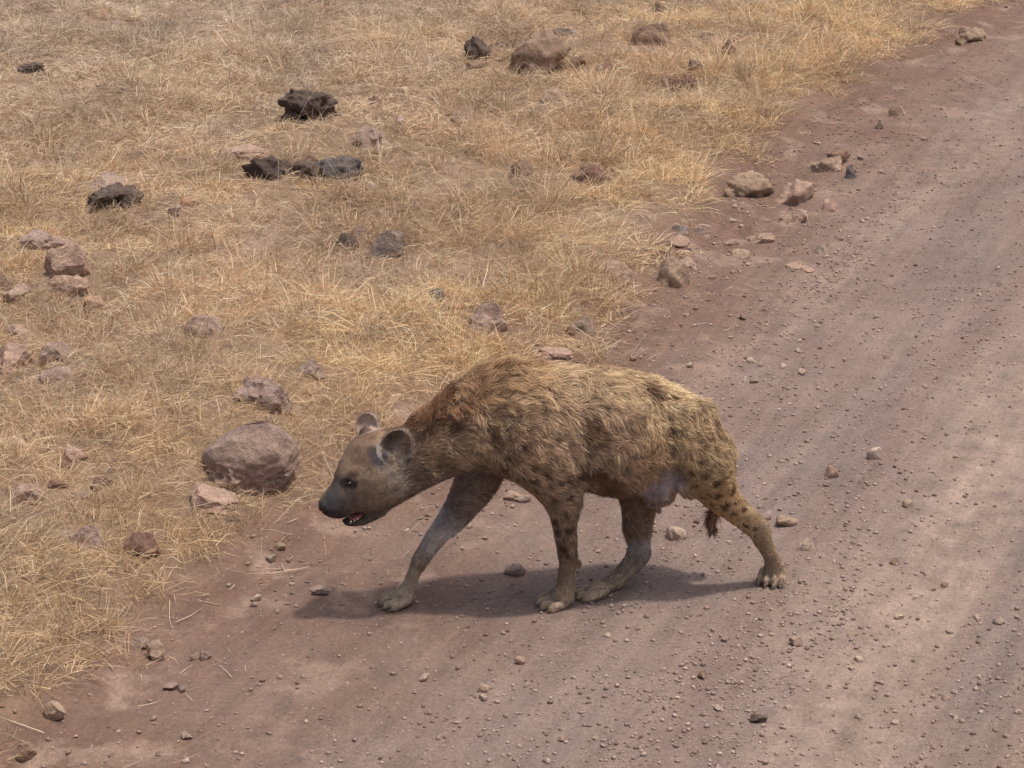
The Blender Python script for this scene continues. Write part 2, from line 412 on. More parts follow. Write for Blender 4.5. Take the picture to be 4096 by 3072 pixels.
# trunk, neck and head: (top px, bottom px, half width, lateral, head yaw, inset top, inset bottom,
#                        colours top/mid/bottom, hair length top/mid/bottom, flow, lift)
BK = -A
mz = (64, 60, 60)
TR = [
 ((320.5, 501), (323.5, 515), .027, .072, 17, 0, 0, [(44, 41, 43)] * 3, (2, 2, 2), BK + Z * .6),
 ((325, 494), (331, 518), .036, .066, 17, 0, 0, [mz, mz, (58, 52, 50)], (3, 3, 3), BK + Z * .6),
 ((332, 485), (342, 518), .042, .058, 17, 0, 0, [mz, (72, 65, 62), (62, 54, 50)], (4, 4, 4), BK + Z * .6),
 ((336, 475), (355, 513), .050, .050, 17, 0, 0, [(84, 74, 68), (84, 72, 64), (86, 72, 62)], (5, 6, 7), BK + Z * .7),
 ((343, 458), (369, 514), .070, .040, 17, 0, 0, [(122, 98, 78), (124, 100, 76), (96, 80, 66)], (6, 9, 12), BK + Z * .7),
 ((356, 439), (383, 511), .088, .028, 16, 0, 0, [(124, 98, 78), (140, 118, 92), (100, 84, 68)], (8, 12, 16), BK + Z * .6),
 ((376, 430), (397, 504), .094, .014, 13, 0, 1, [(122, 94, 72), (150, 134, 116), (106, 88, 72)], (10, 14, 18), BK + Z * .4),
 ((396, 426), (412, 496), .092, .004, 9, 2, 1, [(116, 80, 54), (112, 92, 76), (108, 90, 76)], (26, 20, 15), BK + Z * .3),
 ((416, 413), (430, 487), .096, 0, 5, 4, 1, [(116, 80, 52), (132, 108, 80), (116, 102, 92)], (38, 26, 13), BK * 1 + Z * .25),
 ((440, 396), (456, 477), .106, 0, 2, 6, 1, [(126, 88, 58), (136, 112, 84), (114, 100, 92)], (42, 27, 13), BK * 1 + Z * .15),
 ((470, 374), (484, 473), .128, 0, 0, 6, 1, [(136, 102, 70), (142, 116, 84), (112, 96, 86)], (50, 27, 15), BK - Z * .15),
 ((497, 363), (505, 480), .146, 0, 0, 5, 1, [(144, 114, 78), (148, 122, 90), (122, 94, 70)], (44, 25, 18), BK - Z * .35),
 ((520, 359), (530, 490), .156, 0, 0, 5, 2, [(150, 120, 82), (148, 120, 88), (118, 90, 66)], (38, 25, 20), BK - Z * .5),
 ((566, 362), (575, 494), .166, 0, 0, 5, 4, [(154, 128, 94), (148, 122, 92), (100, 76, 58)], (36, 29, 27), BK - Z * .6),
 ((610, 364), (610, 501), .168, 0, 0, 4, 4, [(154, 128, 92), (146, 118, 88), (92, 70, 52)], (35, 30, 28), BK - Z * .7),
 ((645, 369), (650, 500), .160, 0, 0, 4, 3, [(158, 132, 94), (150, 120, 82), (120, 94, 68)], (34, 29, 23), BK - Z * .8),
 ((672, 379), (672, 488), .148, 0, 0, 4, 0, [(164, 138, 98), (158, 130, 90), (130, 104, 74)], (31, 26, 16), BK - Z * 1),
 ((697, 394), (690, 478), .128, 0, 0, 4, 0, [(168, 142, 104), (160, 132, 92), (140, 112, 78)], (25, 21, 15), BK - Z * 1.3),
 ((716, 415), (705, 470), .100, 0, 0, 3, 0, [(168, 142, 104), (160, 132, 92), (140, 112, 78)], (24, 20, 14), BK - Z * 1.8),
 ((727, 440), (714, 466), .060, 0, 0, 3, 0, [(164, 138, 100), (156, 128, 88), (140, 112, 78)], (26, 24, 16), BK * .6 - Z * 1.8),
 ((729, 451), (722, 462), .022, 0, 0, 2, 0, [(150, 120, 84)] * 3, (24, 20, 16), BK * .3 - Z * 1.8),
]
T, B, W = [], [], []
for (tp, bp, w, lat, yaw, it, ib, cs, hl, fl) in TR:
    t = plane_pt(*tp, lat); b = plane_pt(*bp, lat)
    d = t - b; r = np.linalg.norm(d) / 2; dh = d / (2 * r); c = (t + b) / 2
    px = 1 / 311.0
    half = math.sqrt(max(r * r - (w * TANV * abs(dh[2])) ** 2, (0.72 * r) ** 2))
    t = c + dh * (half - it * px); b = c - dh * (half - ib * px)
    y = math.radians(yaw); wv = NS * math.cos(y) + BK * math.sin(y)
    w = w * (.9 if it else 1); T.append(t); B.append(b); W.append(wv * w)
    c = (t + b) / 2; rr = max(np.linalg.norm(t - b) * .35, .02)
    ctrl(t, rr, cs[0], hl[0], fl + Z * (.1 if it else 0), (.62 if hl[0] >= 38 else .46) if it else .2)
    for sg in (-1, 1): ctrl(c + wv * w * sg, rr, cs[1], hl[1], fl, .42 if it else .2)
    ctrl(b, rr, cs[2], hl[2], fl, .25)
loft(T, B, W)

# lower jaw
JW = [((343, 520.5), (345, 525), .014), ((349, 517.5), (353, 526), .024), ((360, 513), (366, 522), .034), ((375, 505), (381, 513), .045), ((388, 488), (392, 500), .04)]
wv = NS * math.cos(.28) + BK * math.sin(.28)
loft([plane_pt(*a, .056 - .008 * i) for i, (a, b, w) in enumerate(JW)], [plane_pt(*b, .056 - .008 * i) for i, (a, b, w) in enumerate(JW)], [wv * w for a, b, w in JW])
for i, (a, b, w) in enumerate(JW[:3]):
    ctrl(plane_pt((a[0] + b[0]) / 2, (a[1] + b[1]) / 2, .056), .018, (58, 48, 44), 4, BK + Z * .5, .2)
# brow ridge, cheeks
ellipsoid(plane_pt(357, 470, .075), A * .03 + Z * -.02, NS * .022, Z * .018 + A * .01)
ellipsoid(plane_pt(378, 487, .075), A * .05, NS * .028, Z * .045)

# legs: (front px, back px, half depth, lateral)
LEGS = {
 'fore_near': [((498, 395), (572, 405), .045, .085), ((501, 436), (580, 452), .062, .098), ((511, 474), (582, 480), .060, .100), ((535, 496), (581, 496), .050, .098),
   ((546.5, 512), (579.5, 511), .046, .094), ((551, 526), (578, 525), .042, .09), ((555, 546), (578.5, 546), .038, .083), ((557, 560), (579.5, 560), .036, .075),
   ((557.5, 572), (576, 571), .033, .07), ((556, 584), (576, 584), .036, .066), ((551, 595), (575, 596), .040, .065)],
 'fore_far': [((468, 430), (515, 440), .045, -.085), ((457, 470), (504, 474), .052, -.085), ((449, 495), (491, 496), .048, -.08), ((435, 521), (466, 524), .041, -.07),
   ((420.5, 541), (446, 543), .036, -.06), ((411, 558), (431, 561), .033, -.05), ((405.5, 573), (421, 576), .031, -.042), ((402, 583), (418, 586), .033, -.038), ((393, 592), (416, 595), .036, -.035)],
 'hind_near': [((652, 398), (712, 405), .05, .075), ((660, 438), (729, 446), .075, .085), ((671, 464), (733, 468), .070, .09), ((684, 486), (736, 480), .060, .09), ((695, 498), (740, 490), .052, .088),
   ((709, 510), (748, 501), .044, .084), ((727, 521), (759, 511), .037, .08), ((745, 534.5), (770, 524), .032, .074), ((754, 546), (774, 541), .030, .07),
   ((763, 560), (781.5, 558), .030, .065), ((764, 571), (784.5, 572), .033, .06), ((763, 580), (784, 581), .036, .058)],
 'hind_far': [((612, 478), (665, 470), .06, -.07), ((619, 500), (660, 496), .055, -.065), ((622, 513), (654, 510), .045, -.055), ((623.5, 530), (651, 527), .039, -.045), ((626.5, 545), (652, 542), .035, -.035),
   ((623, 559), (652.5, 555), .033, -.028), ((611, 574), (641, 569), .032, -.022), ((601, 582), (625, 584), .033, -.018), ((590, 587), (608, 594), .036, -.016)],
}
LC = {
 'fore_near': [(148, 120, 88), (146, 118, 86), (136, 108, 80), (134, 108, 82), (132, 107, 82), (128, 104, 80), (108, 84, 63), (118, 96, 72), (128, 106, 80), (138, 117, 90), (152, 130, 104)],
 'fore_far': [(124, 114, 108), (134, 126, 122), (140, 134, 132), (146, 140, 136), (150, 138, 124), (128, 110, 88), (142, 122, 94), (152, 132, 104), (160, 140, 112)],
 'hind_near': [(158, 130, 90), (158, 128, 86), (154, 122, 78), (152, 120, 76), (150, 117, 74), (148, 116, 76), (146, 118, 82), (146, 120, 88), (140, 116, 84), (132, 110, 82), (138, 116, 90), (156, 136, 110)],
 'hind_far': [(122, 106, 92), (130, 120, 112), (138, 132, 130), (142, 136, 132), (146, 138, 130), (120, 106, 90), (126, 108, 86), (128, 108, 84), (134, 114, 88)],
}
LH = {'fore_near': [26, 24, 20, 17, 16, 15, 14, 13, 13, 14, 14], 'fore_far': [14, 13, 12, 12, 12, 12, 13, 14, 14],
      'hind_near': [24, 20, 17, 15, 14, 14, 13, 13, 13, 13, 13, 14], 'hind_far': [14, 13, 12, 12, 12, 12, 13, 14, 14]}
for k, S in LEGS.items():
    T = [plane_pt(*a, l) for a, b, w, l in S]; B = [plane_pt(*b, l) for a, b, w, l in S]
    for i in range(4, len(S)):      # leave room for the coat
        d = unit(B[i] - T[i]) * (1.5 / 311); T[i] = T[i] + d; B[i] = B[i] - d
    loft(T, B, [NS * w * (.9 if i > 3 else 1) for i, (a, b, w, l) in enumerate(S)], 4, 18)
    C3 = [(t + b) / 2 for t, b in zip(T, B)]
    for i, (c, (a, b, w, l)) in enumerate(zip(C3, S)):
        fl = C3[min(i + 1, len(C3) - 1)] - C3[max(i - 1, 0)]
        side = 1 if l > 0 and 'near' in k else -1
        if i >= 1 or 'far' in k:
            ctrl(c + NS * (w * .8 * side), max(w, np.linalg.norm(T[i] - B[i]) * .42), LC[k][i], LH[k][i], fl + (BK * .3 if i < 4 else 0), .22, 1.2 if i > 2 else .7)
            if i > 3: ctrl(c, w, LC[k][i], LH[k][i], fl, .22)

# wrists, elbows and hocks
for uu, vv, la, rx, rz in ((567, 560, .088, .026, .024), (420, 561, -.030, .022, .022), (574, 500, .105, .024, .040), (761, 528, .080, .018, .030), (645, 550, -.015, .018, .022), (692, 484, .12, .05, .05)):
    ellipsoid(plane_pt(uu, vv, la), A * rx, NS * .020, Z * rz)
ellipsoid(plane_pt(426, 566, -.035), A * .006 + BK * .004, NS * .006, Z * .012 + BK * .006)      # dew claw
ellipsoid(plane_pt(579, 563, .07), A * .008, NS * .008, Z * .014)
# paws: a pad block and four toes, each with a claw
CLAWS = []
def paw(pos, yaw, L=.125, Wd=.092, h=.040, tilt=0.0):
    y = HEAD - yaw; fx = np.array([-math.cos(y), math.sin(y), 0]); sx = np.array([-math.sin(y), -math.cos(y), 0])
    g = np.array([pos[0], pos[1], 0.0]); g[2] = float(height(g[0], g[1])[0])
    ellipsoid(g - fx * L * .06 + Z * (h * .62), fx * L * .36, sx * Wd * .42, Z * h * .74)
    for q, fwd in ((-.40, .22), (-.14, .34), (.14, .35), (.40, .23)):
        spl = fx + sx * q * .35; c = g + spl * L * fwd + sx * Wd * q
        ellipsoid(c + Z * h * .62 - fx * .022, spl * .034 - Z * .010, sx * Wd * .118, Z * h * .42)
        ellipsoid(c + fx * .010 + Z * h * .42, spl * .022, sx * Wd * .122, Z * h * .46)
        CLAWS.append((c + fx * .028 + Z * h * .34, unit(spl), sx))
    ctrl(g + Z * .03, .05, (150, 130, 104), 9, fx - Z * .5, .2)
    ctrl(g + fx * L * .4 + Z * .02, .03, (152, 132, 106), 7, fx - Z * .6, .2)
def ground_px(u, v): return flat(u, v)
paw(ground_px(559, 602), .30, .122, .088, .038)
paw(ground_px(401, 602.5), .35, .116, .084, .036)
paw(ground_px(773, 584.5), 1.05, .085, .080, .048)
paw(ground_px(596, 595), .1, .11, .078, .036)

# udder and belly skin, teats
ug = (138, 126, 126)
ellipsoid(plane_pt(656, 482, .03), A * .065, NS * .085, Z * .085)
ellipsoid(plane_pt(668, 478, .05), A * .05, NS * .06, Z * .05)
for uu, vv, la in ((657, 507, .04), (649, 508, -.01)):
    ellipsoid(plane_pt(uu, vv, la), A * .010, NS * .010, Z * .022)
for uu, vv, la, r in ((660, 488, .11, .04), (672, 476, .11, .035), (657, 503, .06, .035), (650, 495, .10, .03), (666, 470, .12, .03), (680, 480, .09, .03)):
    ctrl(plane_pt(uu, vv, la), r, ug, 3, -Z, .15, 2.2)

# tail, tucked between the thighs
TL = [((722, 436), .020, 0), ((730, 458), .020, -.005), ((727, 484), .017, -.015), ((717, 506), .015, -.02), ((712, 520), .014, -.02), ((713, 530), .006, -.02)]
tp = [plane_pt(*p, l) for p, r, l in TL]
loft([p + A * r for p, (_, r, _) in zip(tp, TL)], [p - A * r for p, (_, r, _) in zip(tp, TL)], [NS * r for _, r, _ in TL], 4, 12)
for i, p in enumerate(tp[2:]): ctrl(p, .022, (96, 66, 48), 34, -Z + BK * .15, .3, 3)

# ears: thick cups
EARS = []
def ear(c, up, face, hgt, wid):
    up = unit(up); face = unit(face - up * (face @ up)); sd = unit(np.cross(up, face))
    V = []; F = []; nr, nc = 7, 22
    def surf(depth, grow):
        o = len(V)
        for j in range(nr + 1):
            r = j / nr
            for i in range(nc):
                a = 2 * math.pi * i / nc
                x = math.cos(a) * wid * (1 - .12 * math.sin(a)) * r * grow; y_ = math.sin(a) * hgt * r * grow
                dz = -depth * math.sqrt(max(0, 1 - (r * .96) ** 2))
                V.append(c + sd * x + up * y_ + face * dz)
        return o
    o1 = surf(.022, 1.0); o2 = surf(.042, 1.06)
    for o, fl in ((o1, False), (o2, True)):
        for j in range(nr):
            for i in range(nc):
                f = (o + j * nc + i, o + (j + 1) * nc + i, o + (j + 1) * nc + (i + 1) % nc, o + j * nc + (i + 1) % nc)
                F.append(f[::-1] if fl else f)
    for i in range(nc):
        a, b = o1 + nr * nc + i, o1 + nr * nc + (i + 1) % nc; c2, d2 = o2 + nr * nc + i, o2 + nr * nc + (i + 1) % nc
        F.append((a, c2, d2, b))
    add_vol(V, F); EARS.append((c, up, face, hgt, wid))
hy = math.radians(15); HN = NS * math.cos(hy) + BK * math.sin(hy); HA = A * math.cos(hy) + NS * math.sin(hy)
ec1 = plane_pt(396, 447, .098); ear(ec1, Z * .9 + BK * .42 + NS * .25, HN * .9 + HA * .5 + Z * .1, .058, .047)
ec2 = plane_pt(365, 426, -.055); ear(ec2, Z * .9 + BK * .25 - HN * .30, HA * .8 + HN * .42 + Z * .3, .042, .046)
ellipsoid(plane_pt(385, 460, .075), A * .03, HN * .03, Z * .036)
ellipsoid(plane_pt(369, 435, -.045), A * .03, HN * .03, Z * .03)
for c, up, face, hg, wd in EARS:
    ctrl(c - face * .03, .05, (112, 98, 88), 11, up, .45, 2.0)
ctrl(plane_pt(382, 458, .10), .03, (86, 80, 80), 8, BK + Z * .5, .2, 2.0)

# fuse everything into one skin
raw = mesh_np('hyena_raw', BV, BF); tmp = bpy.data.objects.new('tmp', raw); col.objects.link(tmp)
md = tmp.modifiers.new('r', 'REMESH'); md.mode = 'VOXEL'; md.voxel_size = 0.0042
md = tmp.modifiers.new('s', 'SMOOTH'); md.factor = 0.5; md.iterations = 3
dg = bpy.context.evaluated_depsgraph_get()
body_me = bpy.data.meshes.new_from_object(tmp.evaluated_get(dg)); body_me.name = 'body'
bpy.data.objects.remove(tmp)
nv = len(body_me.vertices)
BVx = np.empty(nv * 3, np.float32); body_me.vertices.foreach_get('co', BVx); BVx = BVx.reshape(-1, 3).astype(float)
BNx = np.empty(nv * 3, np.float32); body_me.vertices.foreach_get('normal', BNx); BNx = BNx.reshape(-1, 3).astype(float)
BVx += BNx * ((fbm(BVx * 26, 3, 401) - .5) * .007)[:, None]; body_me.vertices.foreach_set('co', BVx.astype(np.float32).ravel()); body_me.update()
body_me.calc_loop_triangles()
TRI = np.empty(len(body_me.loop_triangles) * 3, np.int32); body_me.loop_triangles.foreach_get('vertices', TRI); TRI = TRI.reshape(-1, 3)
bvh = BVHTree.FromPolygons([Vector(v) for v in BVx], [tuple(int(i) for i in t) for t in TRI])

def hit(u, v):
    d = Vector(ray(u, v)).normalized(); r = bvh.ray_cast(Vector(CAM), d)
    return (np.array(r[0]), np.array(r[1])) if r[0] is not None else (None, None)

# spread the control samples over the skin
cp = np.array([c[0] for c in CTRL]); cr_ = np.array([c[1] for c in CTRL]); cc = np.array([c[2] for c in CTRL])
chl = np.array([c[3] for c in CTRL]) / 1000; cfl = np.array([c[4] for c in CTRL]); clf = np.array([c[5] for c in CTRL]); cw = np.array([c[6] for c in CTRL])
def props(P):
    col_ = np.empty((len(P), 3)); hl_ = np.empty(len(P)); fl_ = np.empty((len(P), 3)); lf_ = np.empty(len(P))
    for a in range(0, len(P), 20000):
        q = P[a:a + 20000]; d2 = ((q[:, None, :] - cp[None]) ** 2).sum(-1) / (cr_ * .75) ** 2
        w = cw * np.exp(-1.6 * np.sqrt(d2 + .02)); w = w ** 2.2; w /= w.sum(1, keepdims=True) + 1e-30
        col_[a:a + 20000] = w @ cc; hl_[a:a + 20000] = w @ chl; fl_[a:a + 20000] = w @ cfl; lf_[a:a + 20000] = w @ clf
    return col_, hl_, fl_, lf_

# spots and dark patches of the coat, seen on the left flank and mirrored to the right one
SP = []   # centre, radius, colour, strength
dk = lin(64, 46, 35); rd = lin(92, 56, 36); pl = lin(176, 154, 122); br = lin(88, 62, 44)
def spots(lst, c, st, soft=1.0):
    for (x, y, r) in lst:
        p, n_ = hit(300 + x * .2317, 337.5 + y * .2317)
        if p is None: continue
        rad = r * .2317 / 311 * 1.25
        SP.append((p, rad, c, st)); q = p - NS * (2 * ((p - O) @ NS)); SP.append((q, rad, c, st))
spots([(1795, 635, 21), (1800, 687, 17), (1835, 727, 19), (1868, 655, 15), (1866, 672, 12), (1870, 760, 14), (1915, 745, 13), (1920, 815, 11), (1960, 830, 11), (1965, 856, 10),
       (1745, 600, 12), (1700, 637, 11), (1770, 718, 11), (1760, 680, 8), (1830, 607, 11), (1715, 660, 8), (1735, 690, 9), (1848, 580, 10), (1690, 585, 10), (1880, 715, 8), (1800, 770, 9)], dk, .85)
spots([(1730, 530, 17), (1725, 455, 17), (1785, 470, 13), (1590, 402, 24), (1735, 300, 21), (1690, 335, 15), (1792, 362, 17), (1745, 352, 12), (1700, 420, 15), (1660, 492, 15), (1640, 300, 14),
       (1725, 392, 13), (1765, 425, 13), (1805, 420, 12), (1680, 268, 12), (1450, 492, 18), (1420, 352, 14), (1385, 430, 16), (1600, 480, 16), (1770, 540, 13), (1820, 500, 12), (1640, 420, 13), (1540, 470, 12), (1500, 560, 12)], dk, .62)
spots([(960, 612, 14), (1002, 622, 15), (1076, 642, 15), (1120, 632, 15), (1070, 600, 11), (1160, 690, 13), (1100, 782, 15), (1112, 826, 16), (1166, 822, 18), (1132, 912, 16), (1152, 942, 11),
       (1010, 655, 12), (870, 562, 14), (905, 592, 12), (1090, 700, 11), (1150, 760, 12), (1140, 865, 12), (1170, 880, 10), (1000, 560, 14), (1050, 590, 13), (1120, 570, 13), (930, 600, 12), (1150, 620, 12), (890, 520, 13), (960, 470, 14), (1040, 420, 14), (880, 380, 14), (1100, 430, 13)], dk, .85)
spots([(1330, 520, 18), (1400, 560, 17), (1300, 470, 16), (1460, 400, 16), (1240, 500, 15), (1350, 380, 16), (1200, 420, 15), (1480, 470, 15), (1420, 500, 14), (1130, 330, 16), (1300, 310, 15), (1020, 300, 15), (1230, 250, 14), (1400, 280, 15), (1100, 240, 14)], dk, .42)
spots([(820, 395, 24), (822, 430, 22), (850, 465, 22), (1590, 265, 30), (1530, 235, 34), (1490, 215, 28), (590, 370, 30), (655, 395, 26), (540, 420, 28), (1270, 425, 50), (1245, 365, 40), (1215, 585, 34), (1330, 640, 52), (1270, 600, 40), (1180, 620, 30)], br, .75)
spots([(985, 500, 34), (1062, 470, 28), (930, 520, 26), (1180, 480, 24), (720, 290, 36), (900, 430, 26), (1100, 530, 30), (1040, 560, 30)], rd, .3)
spots([(1600, 330, 40), (1570, 350, 30), (1160, 470, 20), (1200, 520, 22), (960, 150, 26), (1130, 120, 34), (1250, 110, 34), (420, 560, 26), (400, 520, 20), (1820, 560, 16)], pl, .4)
# eye region, dark stripe beside the muzzle
sp_face = []
for (x, y, r, c, st) in [(345, 483, 6, lin(40, 33, 31), .85), (351, 484, 6, lin(36, 30, 28), .9), (341, 482, 4, lin(52, 45, 43), .7), (355, 481, 3, lin(46, 38, 35), .6), (373, 452, 7, lin(66, 62, 64), .6), (378, 458, 8, lin(70, 66, 68), .7),
                         (350, 492, 6, lin(96, 86, 80), .5), (326, 501, 8, lin(62, 60, 62), .75), (333, 496, 8, lin(70, 67, 68), .6), (333, 509, 8, lin(60, 56, 57), .7), (341, 505, 8, lin(74, 67, 65), .5), (341, 515, 6, lin(54, 47, 46), .7), (349, 511, 5, lin(60, 50, 47), .6), (338, 488, 6, lin(88, 80, 77), .5), (380, 452, 6, lin(84, 76, 74), .7), (375, 462, 5, lin(92, 84, 82), .5), (361, 474, 5, lin(160, 138, 112), .5), (398, 462, 4, lin(168, 160, 152), .7), (393, 478, 8, lin(160, 146, 132), .6), (386, 470, 7, lin(150, 136, 120), .5)]:
    p, n_ = hit(x, y)
    if p is not None: SP.append((p, r / 311, c, st))
spp = np.array([s[0] for s in SP]); spr = np.array([s[1] for s in SP]); spc = np.array([s[2] for s in SP]); sps = np.array([s[3] for s in SP])

def coat(P, base, N_=None):
    c = base.copy()
    m = fbm(P * 16, 3, 40); c *= (0.66 + 0.68 * m)[:, None] * (.62 + .76 * fbm(P * 120, 2, 47))[:, None]
    hgt = np.clip((P[:, 2] - .25) / .2, 0, 1)
    k = sstep(.56, .74, fbm(P * np.array([22, 22, 13]), 2, 61)) * .38 * hgt
    c = c * (1 - k[:, None]) + br * k[:, None]
    k = sstep(.58, .78, fbm(P * np.array([20, 20, 12]) + 9, 2, 71)) * .35 * hgt
    c = c * (1 - k[:, None]) + pl * k[:, None]
    warp = (np.c_[vnoise(P * 60, 1), vnoise(P * 60, 2), vnoise(P * 60, 3)] - .5) * .012
    for a in range(0, len(P), 20000):
        d = np.linalg.norm((P + warp)[a:a + 20000, None, :] - spp[None], axis=-1) / spr
        f = sps * (1 - sstep(.62, 1.12, d))
        for j in np.nonzero(f.max(0) > .02)[0]:
            w = f[:, j:j + 1]; c[a:a + 20000] = c[a:a + 20000] * (1 - w) + spc[j] * w
    for (ec, up, face, hg, wd) in EARS:      # inside of the ears, colour lightened against cup shade, near one darker in front
        q = P - ec; inside = (np.linalg.norm(q, axis=1) < .062)
        if N_ is not None:
            col_in = lin(196, 170, 150) if ec[1] > ec1[1] + .05 else lin(168, 146, 128)
            ins = inside & ((N_ @ face) > .15) & ((q @ face) < .004)
            sdx = ((q @ np.cross(up, face)) / wd)[ins]; shade_ = np.where(ec[1] > ec1[1] + .05, 1.0, .42 + .58 * sstep(-.45, .25, sdx if np.cross(up, face) @ BK > 0 else -sdx))
            c[ins] = col_in * (shade_ * (.55 + .9 * fbm(P[ins] * 70, 2, 5)))[:, None]
        rim = inside & (np.hypot((q @ up) / hg, (q @ np.cross(up, face)) / wd) > .93)
        c[rim] = c[rim] * .3 + lin(178, 164, 148) * .7
    return np.clip(c, .004, .9)

pc, phl, pfl, plf = props(BVx)
skin_c = coat(BVx, pc, BNx)
add_col(body_me, skin_c * .86)
body_me.polygons.foreach_set('use_smooth', np.ones(len(body_me.polygons), bool))

hyena = bpy.data.objects.new('hyena', None); col.objects.link(hyena)
HB = Vector((float(O[0]), float(O[1]), 0.0)); hyena.location = HB; hyena.empty_display_size = .1
tag(hyena, 'spotted hyena with shaggy tan coat walking with lowered head across the dirt road', 'hyena')
def part(name, me, mat):
    me.transform(Matrix.Translation(-HB)); return obj(name, me, mat, hyena)

# ---- fur
def fur(n, seed, keep=None, mult=1.0, width=(.0011, .0021), lmul=1.0):
    r = np.random.default_rng(seed)
    a, b, c = BVx[TRI[:, 0]], BVx[TRI[:, 1]], BVx[TRI[:, 2]]
    area = np.linalg.norm(np.cross(b - a, c - a), axis=1)
    hlT = phl[TRI].mean(1); cen = (a + b + c) / 3
    dens = area * np.clip(.024 / (hlT + .003), .6, 3.6)
    dens *= np.where((cen - O) @ NS < -.05, .55, 1.0)
    if keep is not None: dens = dens * keep(cen, hlT)
    t = r.choice(len(TRI), n, p=dens / dens.sum())
    u = r.random(n); v = r.random(n); f = u + v > 1; u[f] = 1 - u[f]; v[f] = 1 - v[f]
    bw = np.c_[1 - u - v, u, v]
    mixv = lambda arr: (arr[TRI[t]] * bw.reshape(n, 3, *([1] * (arr.ndim - 1)))).sum(1)
    P = mixv(BVx); N_ = unit(mixv(BNx)); L_ = mixv(phl) * lmul; F = mixv(pfl); lift = mixv(plf); C = mixv(skin_c)
    long_ = sstep(.016, .034, L_)
    # locks: directions vary together over a few centimetres
    sw = np.c_[fbm(P * 19, 2, 11), fbm(P * 19, 2, 21), fbm(P * 19, 2, 31)] - .5
    sw2 = np.c_[vnoise(P * 55, 12), vnoise(P * 55, 22), vnoise(P * 55, 32)] - .5
    F = unit(F) + sw * (.5 + 2.3 * long_)[:, None] + sw2 * (.4 + 1.4 * long_)[:, None] + r.normal(0, .12, (n, 3))
    Tn = unit(F - N_ * (F * N_).sum(1)[:, None])
    lf = lift * (0.6 + .9 * fbm(P * 25, 2, 44)) + r.normal(0, .07, n)
    lf = np.clip(lf + .10 * (1 - long_), .06, .9)
    D = Tn * np.cos(lf)[:, None] + N_ * np.sin(lf)[:, None]
    L_ = L_ * (.55 + .8 * r.random(n)) * (.7 + .6 * vnoise(P * 14, 77))
    Wk = 1 - long_
    curl = np.cross(N_, Tn) * (vnoise(P * 40, 91) - .5)[:, None] * .9
    P0 = P - N_ * .002; P1 = P0 + D * (L_ * .5)[:, None]
    P2 = P1 + unit(D * .75 + Tn * .35 + curl * long_[:, None] - Z * (.35 * long_)[:, None] + r.normal(0, .12, (n, 3))) * (L_ * .5)[:, None]
    # gather tips of each lock
    cell = np.floor(P * 70 + sw * 2).astype(np.int64); key = cell[:, 0] * 73856093 ^ cell[:, 1] * 19349663 ^ cell[:, 2] * 83492791
    _, inv = np.unique(key, return_inverse=True); cnt = np.bincount(inv)
    mean = np.c_[[np.bincount(inv, P2[:, k]) / cnt for k in range(3)]].T
    k = (.55 * long_)[:, None]; P2 = P2 * (1 - k) + mean[inv] * k
    S = np.cross(D, N_) + r.normal(0, .35, (n, 3))
    Wd = r.uniform(*width, n) * (1.05 + .2 * long_)
    br_ = np.clip(1 + r.normal(0, 1, n) * (.34 - .16 * long_), .4, 1.9) * (.72 + .56 * (np.random.default_rng(seed + 1).random(len(cnt))[inv]))
    C = np.clip(C * br_[:, None] * (1.0 + .32 * long_[:, None]), .003, .85)
    tip = np.clip(C * 1.30 + .006, 0, .9)
    return P0, P1, P2, S, Wd, C * .95, tip
no_nose = lambda cen, hl: (hl > .0032).astype(float)
G = fur(205000, 5, no_nose, lmul=.98)
me = ribbons('fur', *G[:6], tipc=G[6])
part('fur', me, M_fur)['kind'] = 'stuff'
# longer guard hairs of mane, back and flank
def longzone(cen, hl): return .12 * sstep(.020, .026, hl) + sstep(.030, .045, hl)
G = fur(24000, 15, longzone, width=(.001, .0018), lmul=1.4)
me = ribbons('mane', *G[:6], tipc=G[6]); part('mane', me, M_fur)['kind'] = 'stuff'
bo = part('body', body_me, M_skin)

# bits of straw caught in the coat
n = 60; r = np.random.default_rng(31); ps = []
while len(ps) < n:
    u, v = r.uniform(440, 720), r.uniform(358, 470)
    if r.random() > np.clip(1.25 - (v - 355) / 90, .08, 1): continue
    p, nn = hit(u, v)
    if p is not None: ps.append((p + nn * r.uniform(.010, .022), nn))
P = np.array([p for p, _ in ps]); Nn = np.array([q for _, q in ps]); D = unit(r.normal(0, 1, (n, 3))); D = unit(D - Nn * (D * Nn).sum(1)[:, None] * .8)
L_ = r.uniform(.006, .02, n)[:, None]
me = ribbons('straw_bits', P - D * L_ / 2, P + Nn * .001, P + D * L_ / 2, np.cross(D, Nn), r.uniform(.0018, .003, n), lin(205, 180, 135) * r.uniform(.6, 1.1, (n, 1)), mid=1)
part('straw_bits', me, M_straw)['kind'] = 'stuff'

